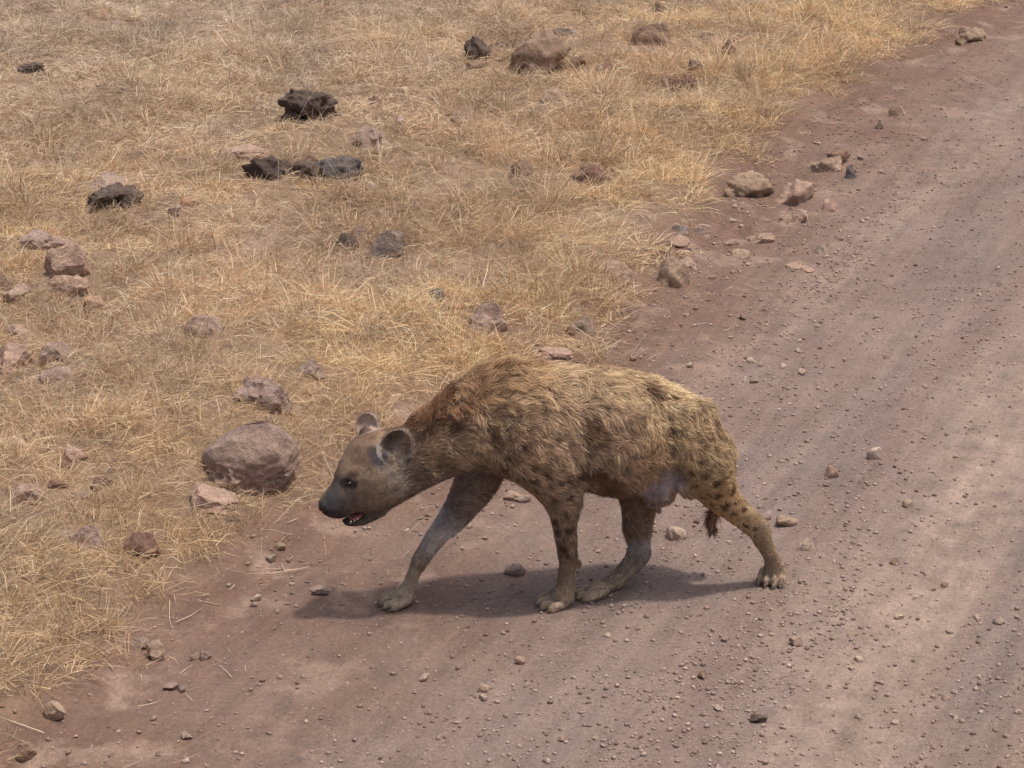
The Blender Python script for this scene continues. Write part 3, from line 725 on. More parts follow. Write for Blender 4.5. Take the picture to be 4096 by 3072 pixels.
def blob(c, ax, ay, az, bump=None):
    V = np.asarray(c) + SPV @ np.array([ax, ay, az]); me = mesh_np('blob', V, SPF); return me
def eye_at(u, v, mirror=False):
    p, nn = hit(u, v)
    if p is None: return
    if mirror:
        cpl = plane_pt(u, v, .045); p = p - HN * 2 * ((p - cpl) @ HN)
        q = bvh.find_nearest(Vector(p)); p = np.array(q[0]); nn = np.array(q[1])
    part('eye', blob(p - nn * .003, HA * .011 - Z * .003, HN * .009, Z * .0055), M_eye)
eye_at(348.5, 483.3); eye_at(348.5, 483.3, True)
npnt = plane_pt(322, 508.5, .073)
me = blob(npnt - HA * .004 + Z * .006, HA * .015 - Z * .004, HN * .021, Z * .016 + HA * .003)
for v in me.vertices:      # nostrils
    q = np.array(v.co) - npnt
    for sg in (-1, 1):
        d = np.linalg.norm(q - (HA * .010 + HN * .012 * sg + Z * .004))
        if d < .011: v.co = Vector(np.array(v.co) - HA * (.008 * (1 - d / .011)))
part('nose', me, M_nose)
ma, mb = plane_pt(346, 519.5, .058), plane_pt(361, 512, .050)
me = blob((ma + mb) / 2 + HN * .004 + (mb - ma) * .1 + Z * .001, (mb - ma) * .42, HN * .029, Z * .006); part('tongue', me, M_mouth)
for tt, ln in ((.06, .010), (.3, .006), (.5, .006)):
    b = ma * (1 - tt) + mb * tt + HN * .033
    V = [b + unit(mb - ma) * .004, b - unit(mb - ma) * .004, b + HN * .004, b - HN * .004, b + Z * ln]
    part('tooth', mesh_np('tooth', V, [(0, 2, 4), (2, 1, 4), (1, 3, 4), (3, 0, 4), (0, 3, 1, 2)]), M_tooth)
for tip, fx, sx in CLAWS:
    V = []; F = []
    for j, (t, r_) in enumerate(((0, .0042), (.5, .0034), (.85, .002), (1, .0006))):
        c = tip + fx * .014 * t - Z * (.010 * t * t + .001)
        for i in range(6):
            a = i * math.pi / 3; V.append(c + sx * math.cos(a) * r_ + Z * math.sin(a) * r_)
    for j in range(3):
        for i in range(6): F.append((j * 6 + i, j * 6 + (i + 1) % 6, j * 6 + 6 + (i + 1) % 6, j * 6 + 6 + i))
    part('claw', mesh_np('claw', V, F), M_horn)

# ------------------------------------------------------------------ rocks
import bmesh
def ico(sub):
    bm = bmesh.new(); bmesh.ops.create_icosphere(bm, subdivisions=sub, radius=1.0)
    V = np.array([v.co[:] for v in bm.verts]); F = [tuple(v.index for v in f.verts) for f in bm.faces]; bm.free(); return V, F
ICO = {k: ico(k) for k in (1, 2, 3, 4, 5)}

def rock_mesh(name, seed, sub, porous=0.0, facets=12, rough=.10):
    V, F = ICO[sub]; V = V.copy(); r = np.random.default_rng(seed)
    V *= (1 + .30 * (fbm(V * 1.1 + seed, 2, seed) - .5))[:, None]
    for k in range(facets if porous < .2 else 4):
        n = unit(r.normal(0, 1, 3)); d = r.uniform(.45, .82); e = V @ n - d
        V -= np.clip(e, 0, None)[:, None] * n * .93
    Nn = unit(V)
    V += Nn * ((fbm(V * 2.6 + seed, 4, seed + 3) - .5) * rough * 3.4)[:, None]
    if sub >= 4: V += Nn * ((fbm(V * 8 + seed, 3, seed + 5) - .5) * rough * 1.0)[:, None]
    if porous:
        facets = 0
        V += Nn * ((fbm(V * 4.5 + seed, 2, seed + 8) - .5) * porous * .9)[:, None]
        for k in range(90):
            c = V[r.integers(len(V))]; rad = r.uniform(.06, .22)
            d = np.linalg.norm(V - c, axis=1) / rad
            V -= Nn * (np.clip(1 - d * d, 0, None) * rad * 1.5 * porous)[:, None]
        for k in range(60):
            c = V[r.integers(len(V))]; rad = r.uniform(.10, .26); d = np.linalg.norm(V - c, axis=1) / rad
            V += Nn * (np.clip(1 - d * d, 0, None) * rad * 1.3 * porous)[:, None]
    lo, hi = V.min(0), V.max(0); V = (V - (lo + hi) / 2) / ((hi - lo) / 2)
    if name == 'rock':      # settle it: the foot is at least as wide as the middle
        V[:, :2] *= np.where(V[:, 2] < .1, np.clip(1 / np.sqrt(np.clip(1 - (V[:, 2] - .1) ** 2, .3, 1)), 1, 1.45), 1 - (.28 if porous > .2 else .1) * np.clip(V[:, 2] - .1, 0, 1))[:, None]
        ex = np.abs(V[:, :2]).max(0); V[:, :2] /= ex
    me = mesh_np(name, V, F); me.materials.append(M_rock)
    if not porous: me.set_sharp_from_angle(angle=math.radians(30))
    return me

RC = {'D': (78, 66, 60), 'L': (92, 86, 85), 'G': (128, 117, 110), 'P': (170, 140, 123), 'U': (150, 128, 118), 'B': (124, 99, 80), 'R': (112, 84, 71), 'W': (184, 164, 146), 'T': (158, 134, 112), 'O': (166, 130, 98)}
FOOT = []
def rock(u, v, w, h, typ, label, porous=0.0, name='rock', cat='rock', sink=.43, yaw=None, depth=None, facets=None, tilt=0.0, me=None):
    """centre column, base row, width and height as measured on a 2212 pixel wide view of the place"""
    sink = min(sink, .30) if porous > .2 else sink; k = 1024 / 2212; i = len(FOOT); r = np.random.default_rng(1000 + i)
    g = on_ground(u * k, v * k); dist = np.linalg.norm(g - CAM); m = dist / F_PX
    W = w * k * m * (1.22 if porous > .2 else (1.16 if name == 'rock' and me is None else 1)); al = math.asin((CAM_H - g[2]) / dist)
    D = W * (depth or r.uniform(.65, .9)); vis = h * k * m * (1.12 if porous > .2 else 1)
    Hh = max((vis - .42 * D * math.sin(al)) / math.cos(al), .30 * vis)
    full = Hh / (1 - sink)
    c = g + np.array([0, D * .42, 0]); c[2] = float(height(c[0], c[1])[0])
    px = w * k
    sub = 5 if px > 55 else (4 if px > 22 else 3)
    o = obj(name, me or rock_mesh(name, 300 + i * 7, sub, porous, facets or int(r.integers(9, 17)), .14 if px > 20 else .10))
    o.location = (c[0], c[1], c[2] + full / 2 - full * sink)
    o.scale = (W / 2, D / 2, full / 2)
    o.rotation_euler = (r.uniform(-.12, .12), r.uniform(-.1, .1) + tilt, (yaw if yaw is not None else r.uniform(-.25, .25)))
    o.color = (*(lin(*RC[typ]) * r.uniform(1.08, 1.32)), .2 if typ in 'DLR' else .75)
    tag(o, label, cat)
    FOOT.append((c[0], c[1], W / 2, D / 2)); return o

# boulders and stones in the grass
def boulder():      # peak right of its middle, long slope to the left, shorter steep one to the right, undercut rough foot
    V, F = ICO[5]; V = V.copy()
    V[:, 2] = np.where(V[:, 2] > 0, V[:, 2] * (1.25 - .95 * np.abs(V[:, 0] - .22) ** 1.15), V[:, 2])
    for nrm, d in (((.05, -.80, .60), .70), ((-.85, -.5, .2), .72), ((.93, -.3, .2), .80), ((-.1, .7, .7), .55), ((.35, -.9, -.1), .70), ((-.45, -.85, .25), .66)):
        nn = unit(np.array(nrm)); e = V @ nn - d; V -= np.clip(e, 0, None)[:, None] * nn * .95
    Nn = unit(V); V += Nn * ((fbm(V * 2.4 + 3, 4, 5) - .5) * .16 + (fbm(V * 9, 3, 8) - .5) * .05)[:, None]
    low = sstep(.15, -.35, V[:, 2]); V -= Nn * (low * np.abs(fbm(V * 7, 2, 12) - .5) * .45)[:, None]
    lo, hi = V.min(0), V.max(0); V = (V - (lo + hi) / 2) / ((hi - lo) / 2)
    me = mesh_np('rock', V, F); me.materials.append(M_rock); me.set_sharp_from_angle(angle=math.radians(45)); return me
rock(535, 1072, 212, 146, 'U', 'large purplish grey boulder with rough base in grass ahead of the hyena', .12, facets=16, me=boulder(), yaw=0, sink=.25)
rock(560, 884, 124, 76, 'U', 'pinkish purple boulder with pale band standing behind the large grey boulder', 0)
rock(457, 1114, 100, 48, 'P', 'flat pale orange pink stone at the foot of the large grey boulder', 0, depth=.8)
rock(668, 818, 56, 36, 'G', 'small grey porous stone half hidden in grass near the pinkish purple boulder', .25)
rock(438, 734, 78, 54, 'U', 'smooth purple grey rock with grass growing over its foot', 0)
rock(140, 606, 112, 86, 'P', 'large leaning pink boulder among grass stalks', 0)
rock(96, 542, 122, 48, 'U', 'low greyish pink boulder behind the leaning pink boulder', 0)
rock(145, 646, 84, 46, 'P', 'low pink stone at the foot of the leaning pink boulder', 0)
rock(206, 676, 70, 38, 'O', 'rounded orange brown stone in grass', .1)
rock(36, 654, 80, 30, 'U', 'long flat greyish stone in grass below the leaning pink boulder', 0)
rock(8, 632, 34, 36, 'P', 'small upright pink stone beside a long flat stone', 0)
rock(40, 735, 62, 36, 'P', 'pinkish stone above a group of low mauve stones', 0)
rock(26, 802, 90, 52, 'P', 'broad pale pink stone beside low mauve stones', 0)
rock(116, 786, 84, 46, 'U', 'low mauve stone covered by thin grass', 0)
rock(130, 826, 100, 40, 'U', 'wide flat mauve slab sunk in grass', 0, sink=.5)
rock(62, 1092, 66, 46, 'P', 'pinkish stone beside a patch of broken soil', 0)
rock(157, 1008, 78, 40, 'P', 'pink stone behind a patch of broken soil', 0, sink=.4)
rock(214, 1062, 52, 30, 'R', 'dark reddish clod in the patch of broken soil', .1)
rock(172, 1080, 46, 24, 'U', 'small mauve stone in the patch of broken soil', 0)
rock(125, 1058, 40, 22, 'R', 'small reddish clod beside the pinkish stone on broken soil', .1)
rock(180, 1190, 76, 52, 'U', 'purple pink block of stone sunk in golden grass', 0)
rock(303, 1202, 68, 46, 'R', 'purple brown rounded stone in golden grass near the road', 0)
rock(660, 272, 126, 68, 'D', 'dark jagged porous lava rock standing alone in pale grass', .34, facets=8, sink=.2)
rock(732, 394, 94, 54, 'L', 'bluish grey porous lava rock beside a white stone', .34, facets=8)
rock(566, 390, 104, 48, 'D', 'low dark lava rock below a pale pink mound', .34)
rock(522, 352, 95, 34, 'P', 'pale pink mound of stone behind low dark lava', 0, sink=.45)
rock(655, 388, 66, 40, 'D', 'low dark lava lump between two lava rocks', .34)
rock(668, 356, 44, 20, 'R', 'small reddish stone above the low dark lava lump', 0)
rock(804, 416, 34, 24, 'W', 'small white stone near bluish grey lava rock', 0)
rock(246, 456, 124, 46, 'D', 'flat dark lava slab sunk in tall pale grass', .25, sink=.45)
rock(228, 412, 150, 34, 'U', 'broad mauve mound behind flat dark lava slab', 0, sink=.55)
rock(376, 470, 30, 26, 'G', 'small bluish grey stone beside a flat orange stone', 0)
rock(410, 452, 46, 18, 'O', 'flat orange stone beside small bluish grey stone', 0)
rock(831, 566, 94, 68, 'G', 'rounded grey boulder with dark hollow on top', 0, facets=16)
rock(778, 524, 44, 38, 'B', 'brownish grey stone wedged behind the rounded grey boulder', 0)
rock(748, 541, 44, 32, 'D', 'dark pitted stone beside the rounded grey boulder', .25)
rock(1126, 390, 64, 46, 'B', 'brown blocky rock in grass with dark underside', .12)
rock(1282, 414, 118, 46, 'R', 'wide purple brown rock capped by a small dark stone', .1)
rock(1275, 378, 42, 16, 'D', 'small dark flat stone atop wide purple brown rock', 0, sink=.1)
rock(1030, 132, 58, 46, 'D', 'dark upright lava rock beside a row of black lumps', .3)
rock(1086, 114, 52, 24, 'D', 'row of small black lava lumps between two larger rocks', .4)
rock(1170, 164, 118, 80, 'B', 'large pinkish brown porous boulder with deep hollow', .3)
rock(1222, 84, 70, 30, 'G', 'flat dark grey rock behind the porous brown boulder', 0)
rock(1406, 100, 96, 60, 'B', 'large sloping pinkish brown boulder near golden grass', 0)
rock(1432, 34, 48, 26, 'B', 'brownish stone behind the sloping pinkish brown boulder', 0)
rock(1200, 226, 76, 40, 'T', 'pale brown stone with two humps in short grass', .12)
rock(1576, 128, 42, 42, 'R', 'reddish brown twin lump of lava beside golden grass', .3)
rock(1503, 160, 38, 28, 'L', 'small dark bluish stone beside golden grass', .1)
rock(1392, 216, 34, 28, 'B', 'brown rounded stone beside dark red lava lumps', 0)
rock(1443, 206, 50, 34, 'R', 'dark red pitted lava lump beside brown rounded stone', .35)
rock(1487, 198, 48, 30, 'R', 'dark red pitted lava lump at the edge of golden grass', .35)
rock(1716, 88, 34, 20, 'D', 'small dark brown stone inside golden grass', .2)
rock(1666, 110, 44, 18, 'B', 'flat brown stone inside golden grass', 0)
rock(1006, 278, 72, 40, 'B', 'brown sloping rock with shadowed foot in short grass', 0)
rock(862, 278, 30, 30, 'W', 'pale upright slab near a broad pinkish grey rock', 0, tilt=.3)
rock(804, 326, 96, 46, 'U', 'broad pinkish grey rock under thin grass stalks', 0)
rock(816, 234, 50, 36, 'P', 'rounded pinkish rock fading into grass behind the pale slab', 0)
rock(1048, 634, 66, 36, 'U', 'low grey purple rock lying above a slanted slab', 0)
rock(1060, 726, 90, 62, 'U', 'slanted grey purple slab lying in grass above the hyena', 0, tilt=.35, depth=.55)
rock(982, 678, 46, 22, 'O', 'small orange brown stone beside the slanted slab', 0)
rock(942, 650, 42, 26, 'L', 'small dark grey stone near low grey purple rock', .1)
rock(1258, 720, 48, 40, 'G', 'grey rounded stone at the grass edge behind the hyena', .1)
rock(1233, 726, 28, 26, 'P', 'small pinkish stone touching grey rounded stone', 0)
rock(1200, 778, 70, 26, 'P', 'low pink clod of dirt just behind the back of the hyena', 0, sink=.5)
rock(1336, 608, 72, 40, 'P', 'crumbly pinkish clod at the grass edge', .2)
rock(1456, 628, 88, 68, 'T', 'large rough tan rock at the edge of the road', .18)
rock(1484, 584, 44, 28, 'P', 'pinkish stone behind the large rough tan rock', 0)
rock(1468, 536, 46, 28, 'P', 'pale pink stone among pebbles at the grass edge', 0)
rock(1470, 506, 46, 20, 'G', 'flat grey stone behind pale pink stone', 0)
rock(1518, 510, 36, 24, 'U', 'small mauve stone beside flat grey stone', 0)
rock(1582, 532, 32, 16, 'P', 'small flat pinkish stone on the shoulder', 0)
rock(1602, 558, 48, 20, 'T', 'flat tan stone on the shoulder of the road', 0)
rock(1648, 528, 62, 26, 'P', 'low pinkish stone on the shoulder beyond the flat tan stone', 0, sink=.4)
rock(1776, 550, 42, 20, 'G', 'single smooth grey stone lying on the road', 0)
rock(1624, 428, 100, 54, 'T', 'long pale pitted slab lying at the roadside', .28, tilt=.2, depth=.6)
rock(1720, 448, 106, 60, 'P', 'thick pink slab lying beside the long pale pitted slab', .05, tilt=.15)
rock(1718, 482, 80, 38, 'P', 'broad low pink stone in front of the thick pink slab', 0, sink=.4)
rock(1796, 458, 36, 30, 'P', 'small pink stone beside the thick pink slab', 0)
rock(1790, 372, 70, 38, 'T', 'tan slab with overhanging edge on the roadside', 0, tilt=.15)
rock(1814, 354, 44, 30, 'B', 'pitted brown stone behind the tan overhanging slab', .2)
rock(1838, 386, 26, 30, 'L', 'small dark grey upright wedge of stone on the roadside', 0, sink=.15)
rock(1940, 252, 38, 24, 'T', 'tan stone with dark underside standing on the far shoulder', 0)
rock(1900, 280, 28, 16, 'D', 'small dark brown stone on the far shoulder', 0)
rock(2102, 92, 80, 34, 'T', 'wide tan rock at the edge of golden grass beside the road', 0)
rock(2080, 98, 24, 16, 'B', 'small brown stone beside the wide tan rock', 0)
rock(1715, 584, 46, 18, 'P', 'flat slanted pinkish clod on the road beside smaller clods', 0, sink=.4)
rock(1745, 590, 40, 14, 'P', 'thin flat pinkish clod lying on the road', 0, sink=.4)
rock(1355, 905, 10, 6, 'P', 'tiny pink stone on the road behind the hyena', 0, name='stone', cat='stone')
rock(1062, 116, 30, 20, 'D', 'small black lava lump beside the dark upright lava rock', .3)
rock(1110, 112, 26, 18, 'D', 'small black lava lump against the large porous brown boulder', .3)
rock(1030, 152, 46, 22, 'B', 'low brown stone before the dark upright lava rock', .1)
rock(700, 372, 40, 26, 'L', 'small bluish lava lump touching the bluish grey lava rock', .3)
rock(612, 372, 44, 28, 'D', 'small dark lava lump at the end of the low dark lava rock', .3)
rock(630, 262, 46, 34, 'D', 'small dark lava lump leaning on the jagged porous lava rock', .3)
rock(280, 448, 48, 26, 'D', 'small dark lava lump at the end of the flat dark lava slab', .3)
rock(1250, 150, 36, 24, 'B', 'brown stone beside the large porous brown boulder', .1)
rock(1310, 160, 40, 20, 'R', 'reddish stone in short grass near the porous brown boulder', .2)
rock(1530, 92, 40, 22, 'B', 'brown clod near the twin lump of reddish lava', .15)
rock(1600, 96, 34, 18, 'R', 'small reddish clod near the twin lump of reddish lava', .2)
rock(70, 372, 90, 28, 'B', 'low brown mound of earth in pale grass', .1)
rock(60, 160, 60, 16, 'D', 'thin line of dark clods in pale grey grass', .25)
# stones lying loose on the road
def stone(u, v, w, h, t, label): rock(u, v, w, h, t, label, 0, 'stone', 'stone', .22)
stone(1462, 1168, 44, 32, 'W', 'rounded pale stone on the road between the hind legs of the hyena')
stone(1741, 1190, 40, 27, 'W', 'pale rough stone on the road behind the hind foot of the hyena')
stone(1700, 1138, 50, 26, 'T', 'flattish tan stone on the road beside the hind leg of the hyena')
stone(1890, 993, 34, 28, 'W', 'pale pointed stone on the road behind the rump of the hyena')
stone(1797, 1033, 30, 28, 'P', 'pinkish round stone on the road behind the thigh of the hyena')
stone(1655, 1124, 26, 20, 'U', 'small mauve stone on the road under the thigh of the hyena')
stone(1130, 1086, 36, 18, 'G', 'grey stone on the road under the chest of the hyena')
stone(1106, 1082, 40, 20, 'P', 'low pale pink clod beside grey stone under the chest of the hyena')
stone(1112, 1246, 48, 28, 'U', 'crumbly mauve clod in the shadow of the hyena between the front legs')
stone(690, 1288, 48, 24, 'U', 'crumbly clod at the tip of the shadow cast by the head of the hyena')
stone(335, 1428, 46, 44, 'T', 'tan wedge of stone lying at the grass edge')
stone(302, 1402, 36, 22, 'G', 'grey stone touching the tan wedge of stone')
stone(443, 1426, 26, 20, 'U', 'larger half of a split mauve stone on the shoulder')
stone(420, 1426, 22, 16, 'P', 'smaller half of a split mauve stone on the shoulder')
stone(118, 1560, 46, 42, 'T', 'leaf shaped tan slab with its tip raised at the grass edge')
stone(55, 1648, 44, 40, 'B', 'rough brown clod on the road below the leaf shaped tan slab')
stone(368, 1492, 34, 18, 'U', 'small mauve clod on the road near the tan wedge')
stone(585, 1217, 26, 18, 'W', 'pale stone among straw near the lowered head of the hyena')
stone(606, 1190, 22, 16, 'T', 'small tan stone among straw near the lowered head of the hyena')
stone(1640, 1564, 38, 17, 'D', 'dark flat stone lying on open road')
stone(1720, 1398, 30, 20, 'U', 'mauve rounded stone on the road below the hind foot of the hyena')
stone(1932, 1220, 20, 14, 'B', 'small brown stone on open road behind the hyena')
stone(1962, 1098, 24, 20, 'W', 'small pale stone on open road behind the hyena')
stone(1123, 1436, 24, 18, 'P', 'small pink stone on the road below the front paws of the hyena')
stone(1045, 1496, 26, 18, 'T', 'small tan stone on the road below the front paws of the hyena')
stone(2160, 1350, 26, 14, 'W', 'flat pale stone on the paler part of the road')

# ------------------------------------------------------------------ pebbles and gravel
def in_view(X, Y, margin=.05):
    d = np.c_[X, Y, np.zeros(len(X))] - CAM; zc = d @ FW
    u = d[:, 0] / zc * F_PX; v = (d @ UP) / zc * F_PX
    return (np.abs(u) < 512 * (1 + margin)) & (np.abs(v) < 384 * (1 + margin)) & (zc > 0)
def clear_of_rocks(X, Y, k=.9):
    m = np.ones(len(X), bool)
    for (x, y, a, b) in FOOT: m &= ((X - x) / (a * k)) ** 2 + ((Y - y) / (b * k)) ** 2 > 1
    return m
r = np.random.default_rng(77)
def scatter(n, y0=5.2, y1=18.5, half=5.2):
    X = r.uniform(-half, half, n); Y = r.uniform(y0, y1, n); m = np.abs(X) < (Y * .235 + .5); return X[m], Y[m]
X, Y = scatter(280000); s, t = road_st(X, Y); s_edge = s; s, t = road_smooth(X, Y)
band = .25 + 1.3 * sstep(.45, .75, fbm(np.c_[s * 1.6, t * .25], 3, 3)) * (.4 + 1.2 * fbm(np.c_[X, Y] * 2.2, 2, 6))
band *= np.where(s < .75, .40, 1.0) * (1 - .7 * np.exp(-((s - 2.12) / .2) ** 2)) * (1 + 1.0 * np.exp(-((s - 1.65) / .16) ** 2) + .6 * np.exp(-((s - 1.25) / .25) ** 2))
keep = (s_edge > .03) & (r.random(len(X)) < band * .85 * np.clip(7.5 / Y, .45, 1.2) ** 1.2) & clear_of_rocks(X, Y)
X, Y, s = X[keep], Y[keep], s[keep]
PV, PF = ICO[1]; PFa = np.array(PF)
cx, cy = scatter(26000); cs_, ct_ = road_st(cx, cy)
m = (cs_ > -.12) & (cs_ < .75) & (r.random(len(cx)) < .30 * sstep(.46, .66, fbm(np.c_[cx, cy] * 2.4, 2, 19)) * np.clip(1.1 - cs_, 0, 1)) & clear_of_rocks(cx, cy)
hq = np.c_[cx, cy] - O[None, :2]; m &= ~((np.abs(hq @ A[:2]) < 1.0) & (np.abs(hq @ NS[:2]) < .2))
n_small = len(X); X = np.r_[X, cx[m]]; Y = np.r_[Y, cy[m]]; n = len(X)
size = np.clip(np.exp(r.normal(-5.32, .44, n)), .0018, .011)
size[n_small:] = np.clip(np.exp(r.normal(-4.75, .42, n - n_small)), .004, .022)
variants = []
for k in range(12):
    rv = np.random.default_rng(900 + k); V = PV * (1 + .38 * (rv.random((len(PV), 1)) - .5))
    for q in range(4):
        nn = unit(rv.normal(0, 1, 3)); V = V - np.clip(V @ nn - .6, 0, None)[:, None] * nn
    variants.append(V * np.array([1, rv.uniform(.6, .95), rv.uniform(.5, .8)]))
variants = np.array(variants)
a = r.uniform(0, 6.283, n); VV = variants[r.integers(0, 12, n)] * size[:, None, None]
ca, sa = np.cos(a)[:, None], np.sin(a)[:, None]
Vx = VV[:, :, 0] * ca - VV[:, :, 1] * sa + X[:, None]; Vy = VV[:, :, 0] * sa + VV[:, :, 1] * ca + Y[:, None]
Vz = VV[:, :, 2] + (height(X, Y) + size * .32)[:, None]
Vall = np.stack([Vx, Vy, Vz], -1).reshape(-1, 3); nvp = PV.shape[0]
Fall = (np.arange(n)[:, None, None] * nvp + PFa[None]).reshape(-1, 3)
me = bpy.data.meshes.new('gravel'); me.vertices.add(len(Vall)); me.vertices.foreach_set('co', Vall.astype(np.float32).ravel())
me.loops.add(Fall.size); me.loops.foreach_set('vertex_index', Fall.astype(np.int32).ravel())
me.polygons.add(len(Fall)); me.polygons.foreach_set('loop_start', (np.arange(len(Fall)) * 3).astype(np.int32)); me.update(calc_edges=True)
pal = np.array([lin(156, 134, 124), lin(172, 150, 138), lin(146, 124, 110), lin(130, 110, 98), lin(156, 138, 124)])
Cg = pal[r.integers(0, 5, n)] * r.uniform(.9, 1.35, (n, 1)); Cg[n_small:] = lin(146, 120, 102) * r.uniform(.75, 1.3, (n - n_small, 1)); add_col(me, np.repeat(Cg, nvp, 0))
tag(obj('gravel', me, M_gravel), 'fine loose gravel scattered over the dirt road', 'gravel', kind='stuff')

PK = [('W', 'small pale pebble lying loose on the dirt road', 150), ('U', 'small greyish pebble lying loose on the dirt road', 120), ('B', 'small dark brown pebble lying loose on the dirt road', 25)]
pm = [rock_mesh('pebble', 5000 + k, 2, 0, 8, .12) for k in range(8)]
X, Y = scatter(9000, 5.5, 13); s, t = road_st(X, Y)
w = .2 + 1.4 * sstep(.42, .7, fbm(np.c_[s * 1.6, t * .25], 3, 3))
keep = (s > .1) & in_view(X, Y, -.01) & clear_of_rocks(X, Y, 1.2) & (r.random(len(X)) < w * np.clip(7 / Y, .3, 1.2) ** 1.5)
hx = np.c_[X, Y] - O[None, :2]; keep &= ~((np.abs(hx @ A[:2] + .1) < .75) & (np.abs(hx @ NS[:2]) < .13))
X, Y = X[keep], Y[keep]; k0 = 0
for typ, lab, cnt in PK:
    for i in range(k0, min(k0 + cnt, len(X))):
        o = bpy.data.objects.new('pebble', pm[r.integers(8)]); col.objects.link(o)
        sz = float(np.clip(math.exp(r.normal(-4.62, .33)), .006, .022))
        o.scale = (sz, sz * r.uniform(.65, .9), sz * r.uniform(.5, .75)); o.rotation_euler = (r.uniform(-.3, .3), r.uniform(-.3, .3), r.uniform(0, 6.28))
        o.location = (X[i], Y[i], float(height(X[i], Y[i])[0]) + sz * .3)
        o.color = (*(lin(*RC[typ]) * r.uniform(.95, 1.2)), .5); sv = float(road_st(X[i:i + 1], Y[i:i + 1])[0][0]); tag(o, lab.replace('lying loose on the dirt road', 'beside the grassy verge of the road' if sv < .75 else ('in the gravelly strip between the wheel tracks' if sv < 1.9 else 'on the pale wheel track away from the grass')), 'pebble', 'loose pebbles on the dirt road')
    k0 += cnt

# ------------------------------------------------------------------ dry grass
def clump_noise(X, Y): return fbm(np.c_[X, Y] * 2.6, 3, 15)
BARE = [(on_ground(u * .463, v * .463)[:2], rx, ry) for u, v, rx, ry in [(175, 1050, .26, .2), (1255, 480, .28, .22), (1330, 470, .2, .2), (180, 1150, .15, .1), (650, 420, .2, .12), (1440, 470, .3, .25), (540, 380, .3, .2), (760, 300, .3, .3)]]
def cover(X, Y):
    s, t = road_st(X, Y)
    e = s + (fbm(np.c_[X, Y] * 3.2, 3, 25) - .5) * .55
    c = sstep(.06, -.16, e)
    c *= .36 + .85 * sstep(.32, .54, clump_noise(X, Y))
    for (p, rx, ry) in BARE: c *= 1 - .8 * np.exp(-(((X - p[0]) / rx) ** 2 + ((Y - p[1]) / ry) ** 2))
    return c, s
C_gold = lin(224, 194, 152); C_tan = lin(214, 186, 152); C_grey = lin(204, 188, 168); C_brn = lin(146, 116, 92); C_pale = lin(242, 226, 198); C_grn = lin(172, 162, 126)
def grass_colour(X, Y, s, n):
    far = sstep(9, 17, Y) * sstep(1.5, -2.5, X)
    g = sstep(.42, .68, fbm(np.c_[X, Y] * .9, 3, 33)); b = sstep(.5, .75, fbm(np.c_[X, Y] * 1.6, 3, 43))
    c = C_tan + (C_gold - C_tan) * np.clip(g * .8 + sstep(-1.1, -.2, s) * .7, 0, 1)[:, None]
    k = np.clip(far * .8 + b * .35, 0, .8)[:, None]; c = c * (1 - k) + C_grey * k
    u = r.random(n)[:, None]
    c = np.where(u < .17, C_brn * .65 + c * .35, np.where(u > .90, C_pale * .6 + c * .4, c))
    gr = (sstep(.66, .8, fbm(np.c_[X, Y] * 1.3 + 5, 2, 53)) * .08)[:, None]; c = c * (1 - gr) + C_grn * gr
    lum = .90 + .26 * sstep(.3, .68, fbm(np.c_[X, Y] * 2.1, 3, 73))
    return np.clip(c * r.normal(1, .17, (n, 1)).clip(.6, 1.5) * lum[:, None], 0, .92)

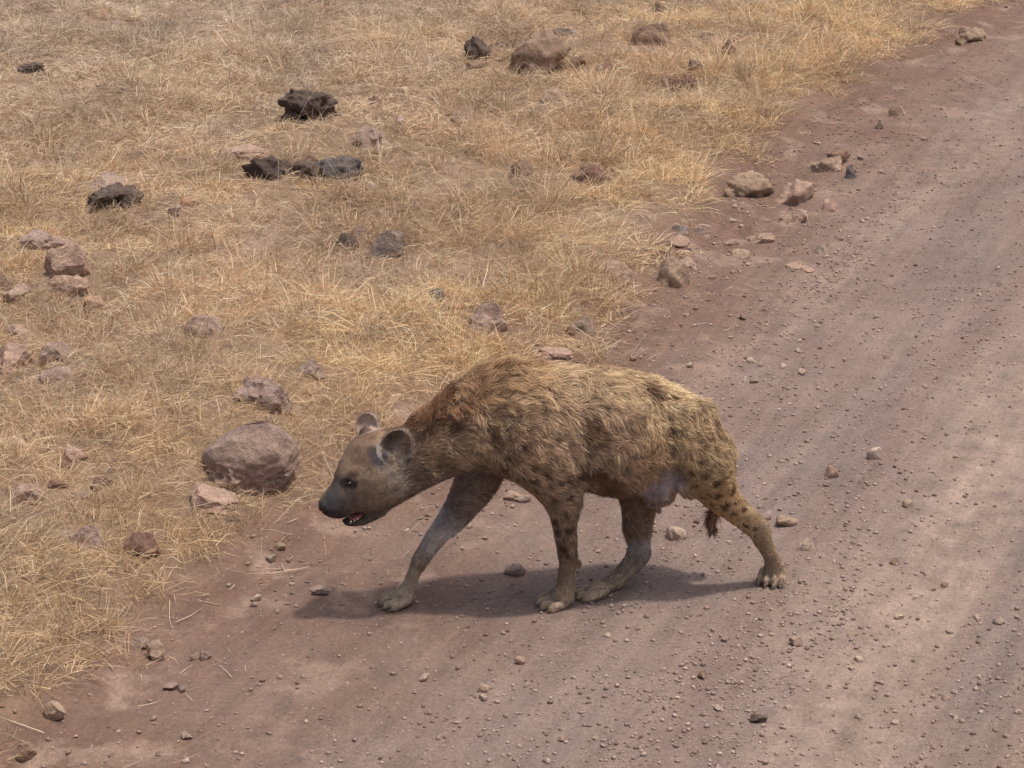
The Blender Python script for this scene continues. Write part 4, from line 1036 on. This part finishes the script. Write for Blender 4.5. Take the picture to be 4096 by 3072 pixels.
def blades(n_try, mode):
    if mode == 'tuft':
        X, Y = scatter(int(n_try / 34)); c, s = cover(X, Y); m = r.random(len(X)) < c * np.clip(9.5 / Y, .5, 1.5)
        X, Y = X[m], Y[m]; tall = np.clip(r.lognormal(-.05, .38, len(X)), .4, 2.4)
        s = s[m]; tall *= 1 + .55 * np.exp(-((s + .55) / .5) ** 2) * sstep(8, 11, Y)
        lean = r.normal(0, .32, (len(X), 2)) + np.array([.10, -.05]); lay = np.where(r.random(len(X)) < .45, .6, 1.25); tone = r.normal(1, .15, len(X)).clip(.65, 1.4)
        idx = np.repeat(np.arange(len(X)), 34); n = len(idx)
        off = r.normal(0, .030, (n, 2)) * np.sqrt(tall[idx])[:, None]
        x, y = X[idx] + off[:, 0], Y[idx] + off[:, 1]; L_ = .085 * tall[idx] * r.uniform(.45, 1.5, n)
        spread = (off / .05 + lean[idx] + r.normal(0, .34, (n, 2))) * lay[idx][:, None]; tn = tone[idx]
        rise = r.uniform(.45, 1.25, n)
    else:
        X, Y = scatter(n_try); c, s = cover(X, Y); m = r.random(len(X)) < c * np.clip(9.5 / Y, .5, 1.5)
        x, y = X[m], Y[m]; n = len(x); L_ = r.uniform(.035, .15, n); spread = unit(r.normal(0, 1, (n, 2))) * r.uniform(.6, 1.6, n)[:, None]
        rise = r.uniform(.0, .38, n); tn = np.ones(n)
    s, _ = road_st(x, y)
    ok = clear_of_rocks(x, y, .72) & (s < .3); x, y, L_, spread, rise, tn, s = x[ok], y[ok], L_[ok], spread[ok], rise[ok], tn[ok], s[ok]; n = len(x)
    L_ = np.where(clear_of_rocks(x, y, 1.7), L_, L_ * .58)
    z = height(x, y)
    d = unit(np.c_[spread, rise])
    P0 = np.c_[x, y, z - .003 + (0 if mode == 'tuft' else r.uniform(0, .035, n))]
    P1 = P0 + d * (L_ * .55)[:, None]
    d2 = unit(d + np.c_[spread * .35, -r.uniform(.05, .75, n)] + r.normal(0, .22, (n, 3)))
    P2 = P1 + d2 * (L_ * .5)[:, None]
    zz = height(P2[:, 0], P2[:, 1]); P2[:, 2] = np.maximum(P2[:, 2], zz + .003)
    S = unit(np.cross(d, r.normal(0, 1, (n, 3)))); W = r.uniform(.0014, .0036, n) * np.clip(y / 9, .85, 1.4)
    C = grass_colour(x, y, s, n) * tn[:, None]
    return P0, P1, P2, S, W, C
Tt = blades(850000, 'tuft'); Mm = blades(480000, 'mat')
allb = [np.concatenate([p, q]) for p, q in zip(Tt, Mm)]
# tall thin seed stalks
X, Y = scatter(9000); c, s = cover(X, Y); m = (r.random(len(X)) < c * (.12 + .75 * sstep(.5, .72, fbm(np.c_[X, Y] * 1.1, 2, 63)))) & clear_of_rocks(X, Y, .8) & (s < -.08)
X, Y = X[m], Y[m]; n = len(X); L_ = r.uniform(.16, .42, n); ln = r.normal(0, .42, (n, 2)); d = unit(np.c_[ln, np.ones(n) * .9])
P0 = np.c_[X, Y, height(X, Y)]; P1 = P0 + d * (L_ * .5)[:, None]; P2 = P1 + unit(d + np.c_[ln * .6, -r.uniform(0, .5, n)]) * (L_ * .5)[:, None]
St = (P0, P1, P2, unit(np.cross(d, r.normal(0, 1, (n, 3)))), r.uniform(.0014, .0026, n), C_pale * r.uniform(.6, 1.05, (n, 1)))
allb = [np.concatenate([p, q]) for p, q in zip(allb, St)]
tag(obj('dry_grass', ribbons('dry_grass', *allb, mid=.75), M_grass), 'dry golden grass covering the ground beside the road', 'grass', kind='stuff')
# loose straw on the shoulder and on top of the grass
X, Y = scatter(60000); s, t = road_st(X, Y)
m = (s < .75) & (r.random(len(X)) < np.where(s > .0, .42 * np.exp(-s / .24), .10)) & (fbm(np.c_[X, Y] * 2.5, 2, 83) > .40)
X, Y, s = X[m], Y[m], s[m]; n = len(X); L_ = np.clip(r.lognormal(-2.75, .55, n), .015, .24); an = r.uniform(0, 6.283, n)
d = np.c_[np.cos(an), np.sin(an), r.normal(0, .06, n)]; bend = r.normal(0, .18, n)
d2 = np.c_[np.cos(an + bend), np.sin(an + bend), r.normal(0, .08, n)]
P0 = np.c_[X, Y, height(X, Y)]; P1 = P0 + d * (L_ * .5)[:, None]; P2 = P1 + d2 * (L_ * .5)[:, None]
lift = np.where(s < -.05, r.uniform(.02, .08, n), r.uniform(.002, .006, n))
for Pp in (P0, P1, P2): Pp[:, 2] = height(Pp[:, 0], Pp[:, 1]) + lift + np.abs(r.normal(0, .004, n))
me = ribbons('loose_straw', P0, P1, P2, np.c_[-np.sin(an), np.cos(an), r.normal(0, .5, n)], r.uniform(.0010, .0024, n), (C_pale * .4 + C_tan * .6) * r.uniform(.5, 1.0, (n, 1)), mid=1)
tag(obj('loose_straw', me, M_straw), 'loose broken straw strewn along the grass edge', 'straw', kind='stuff')
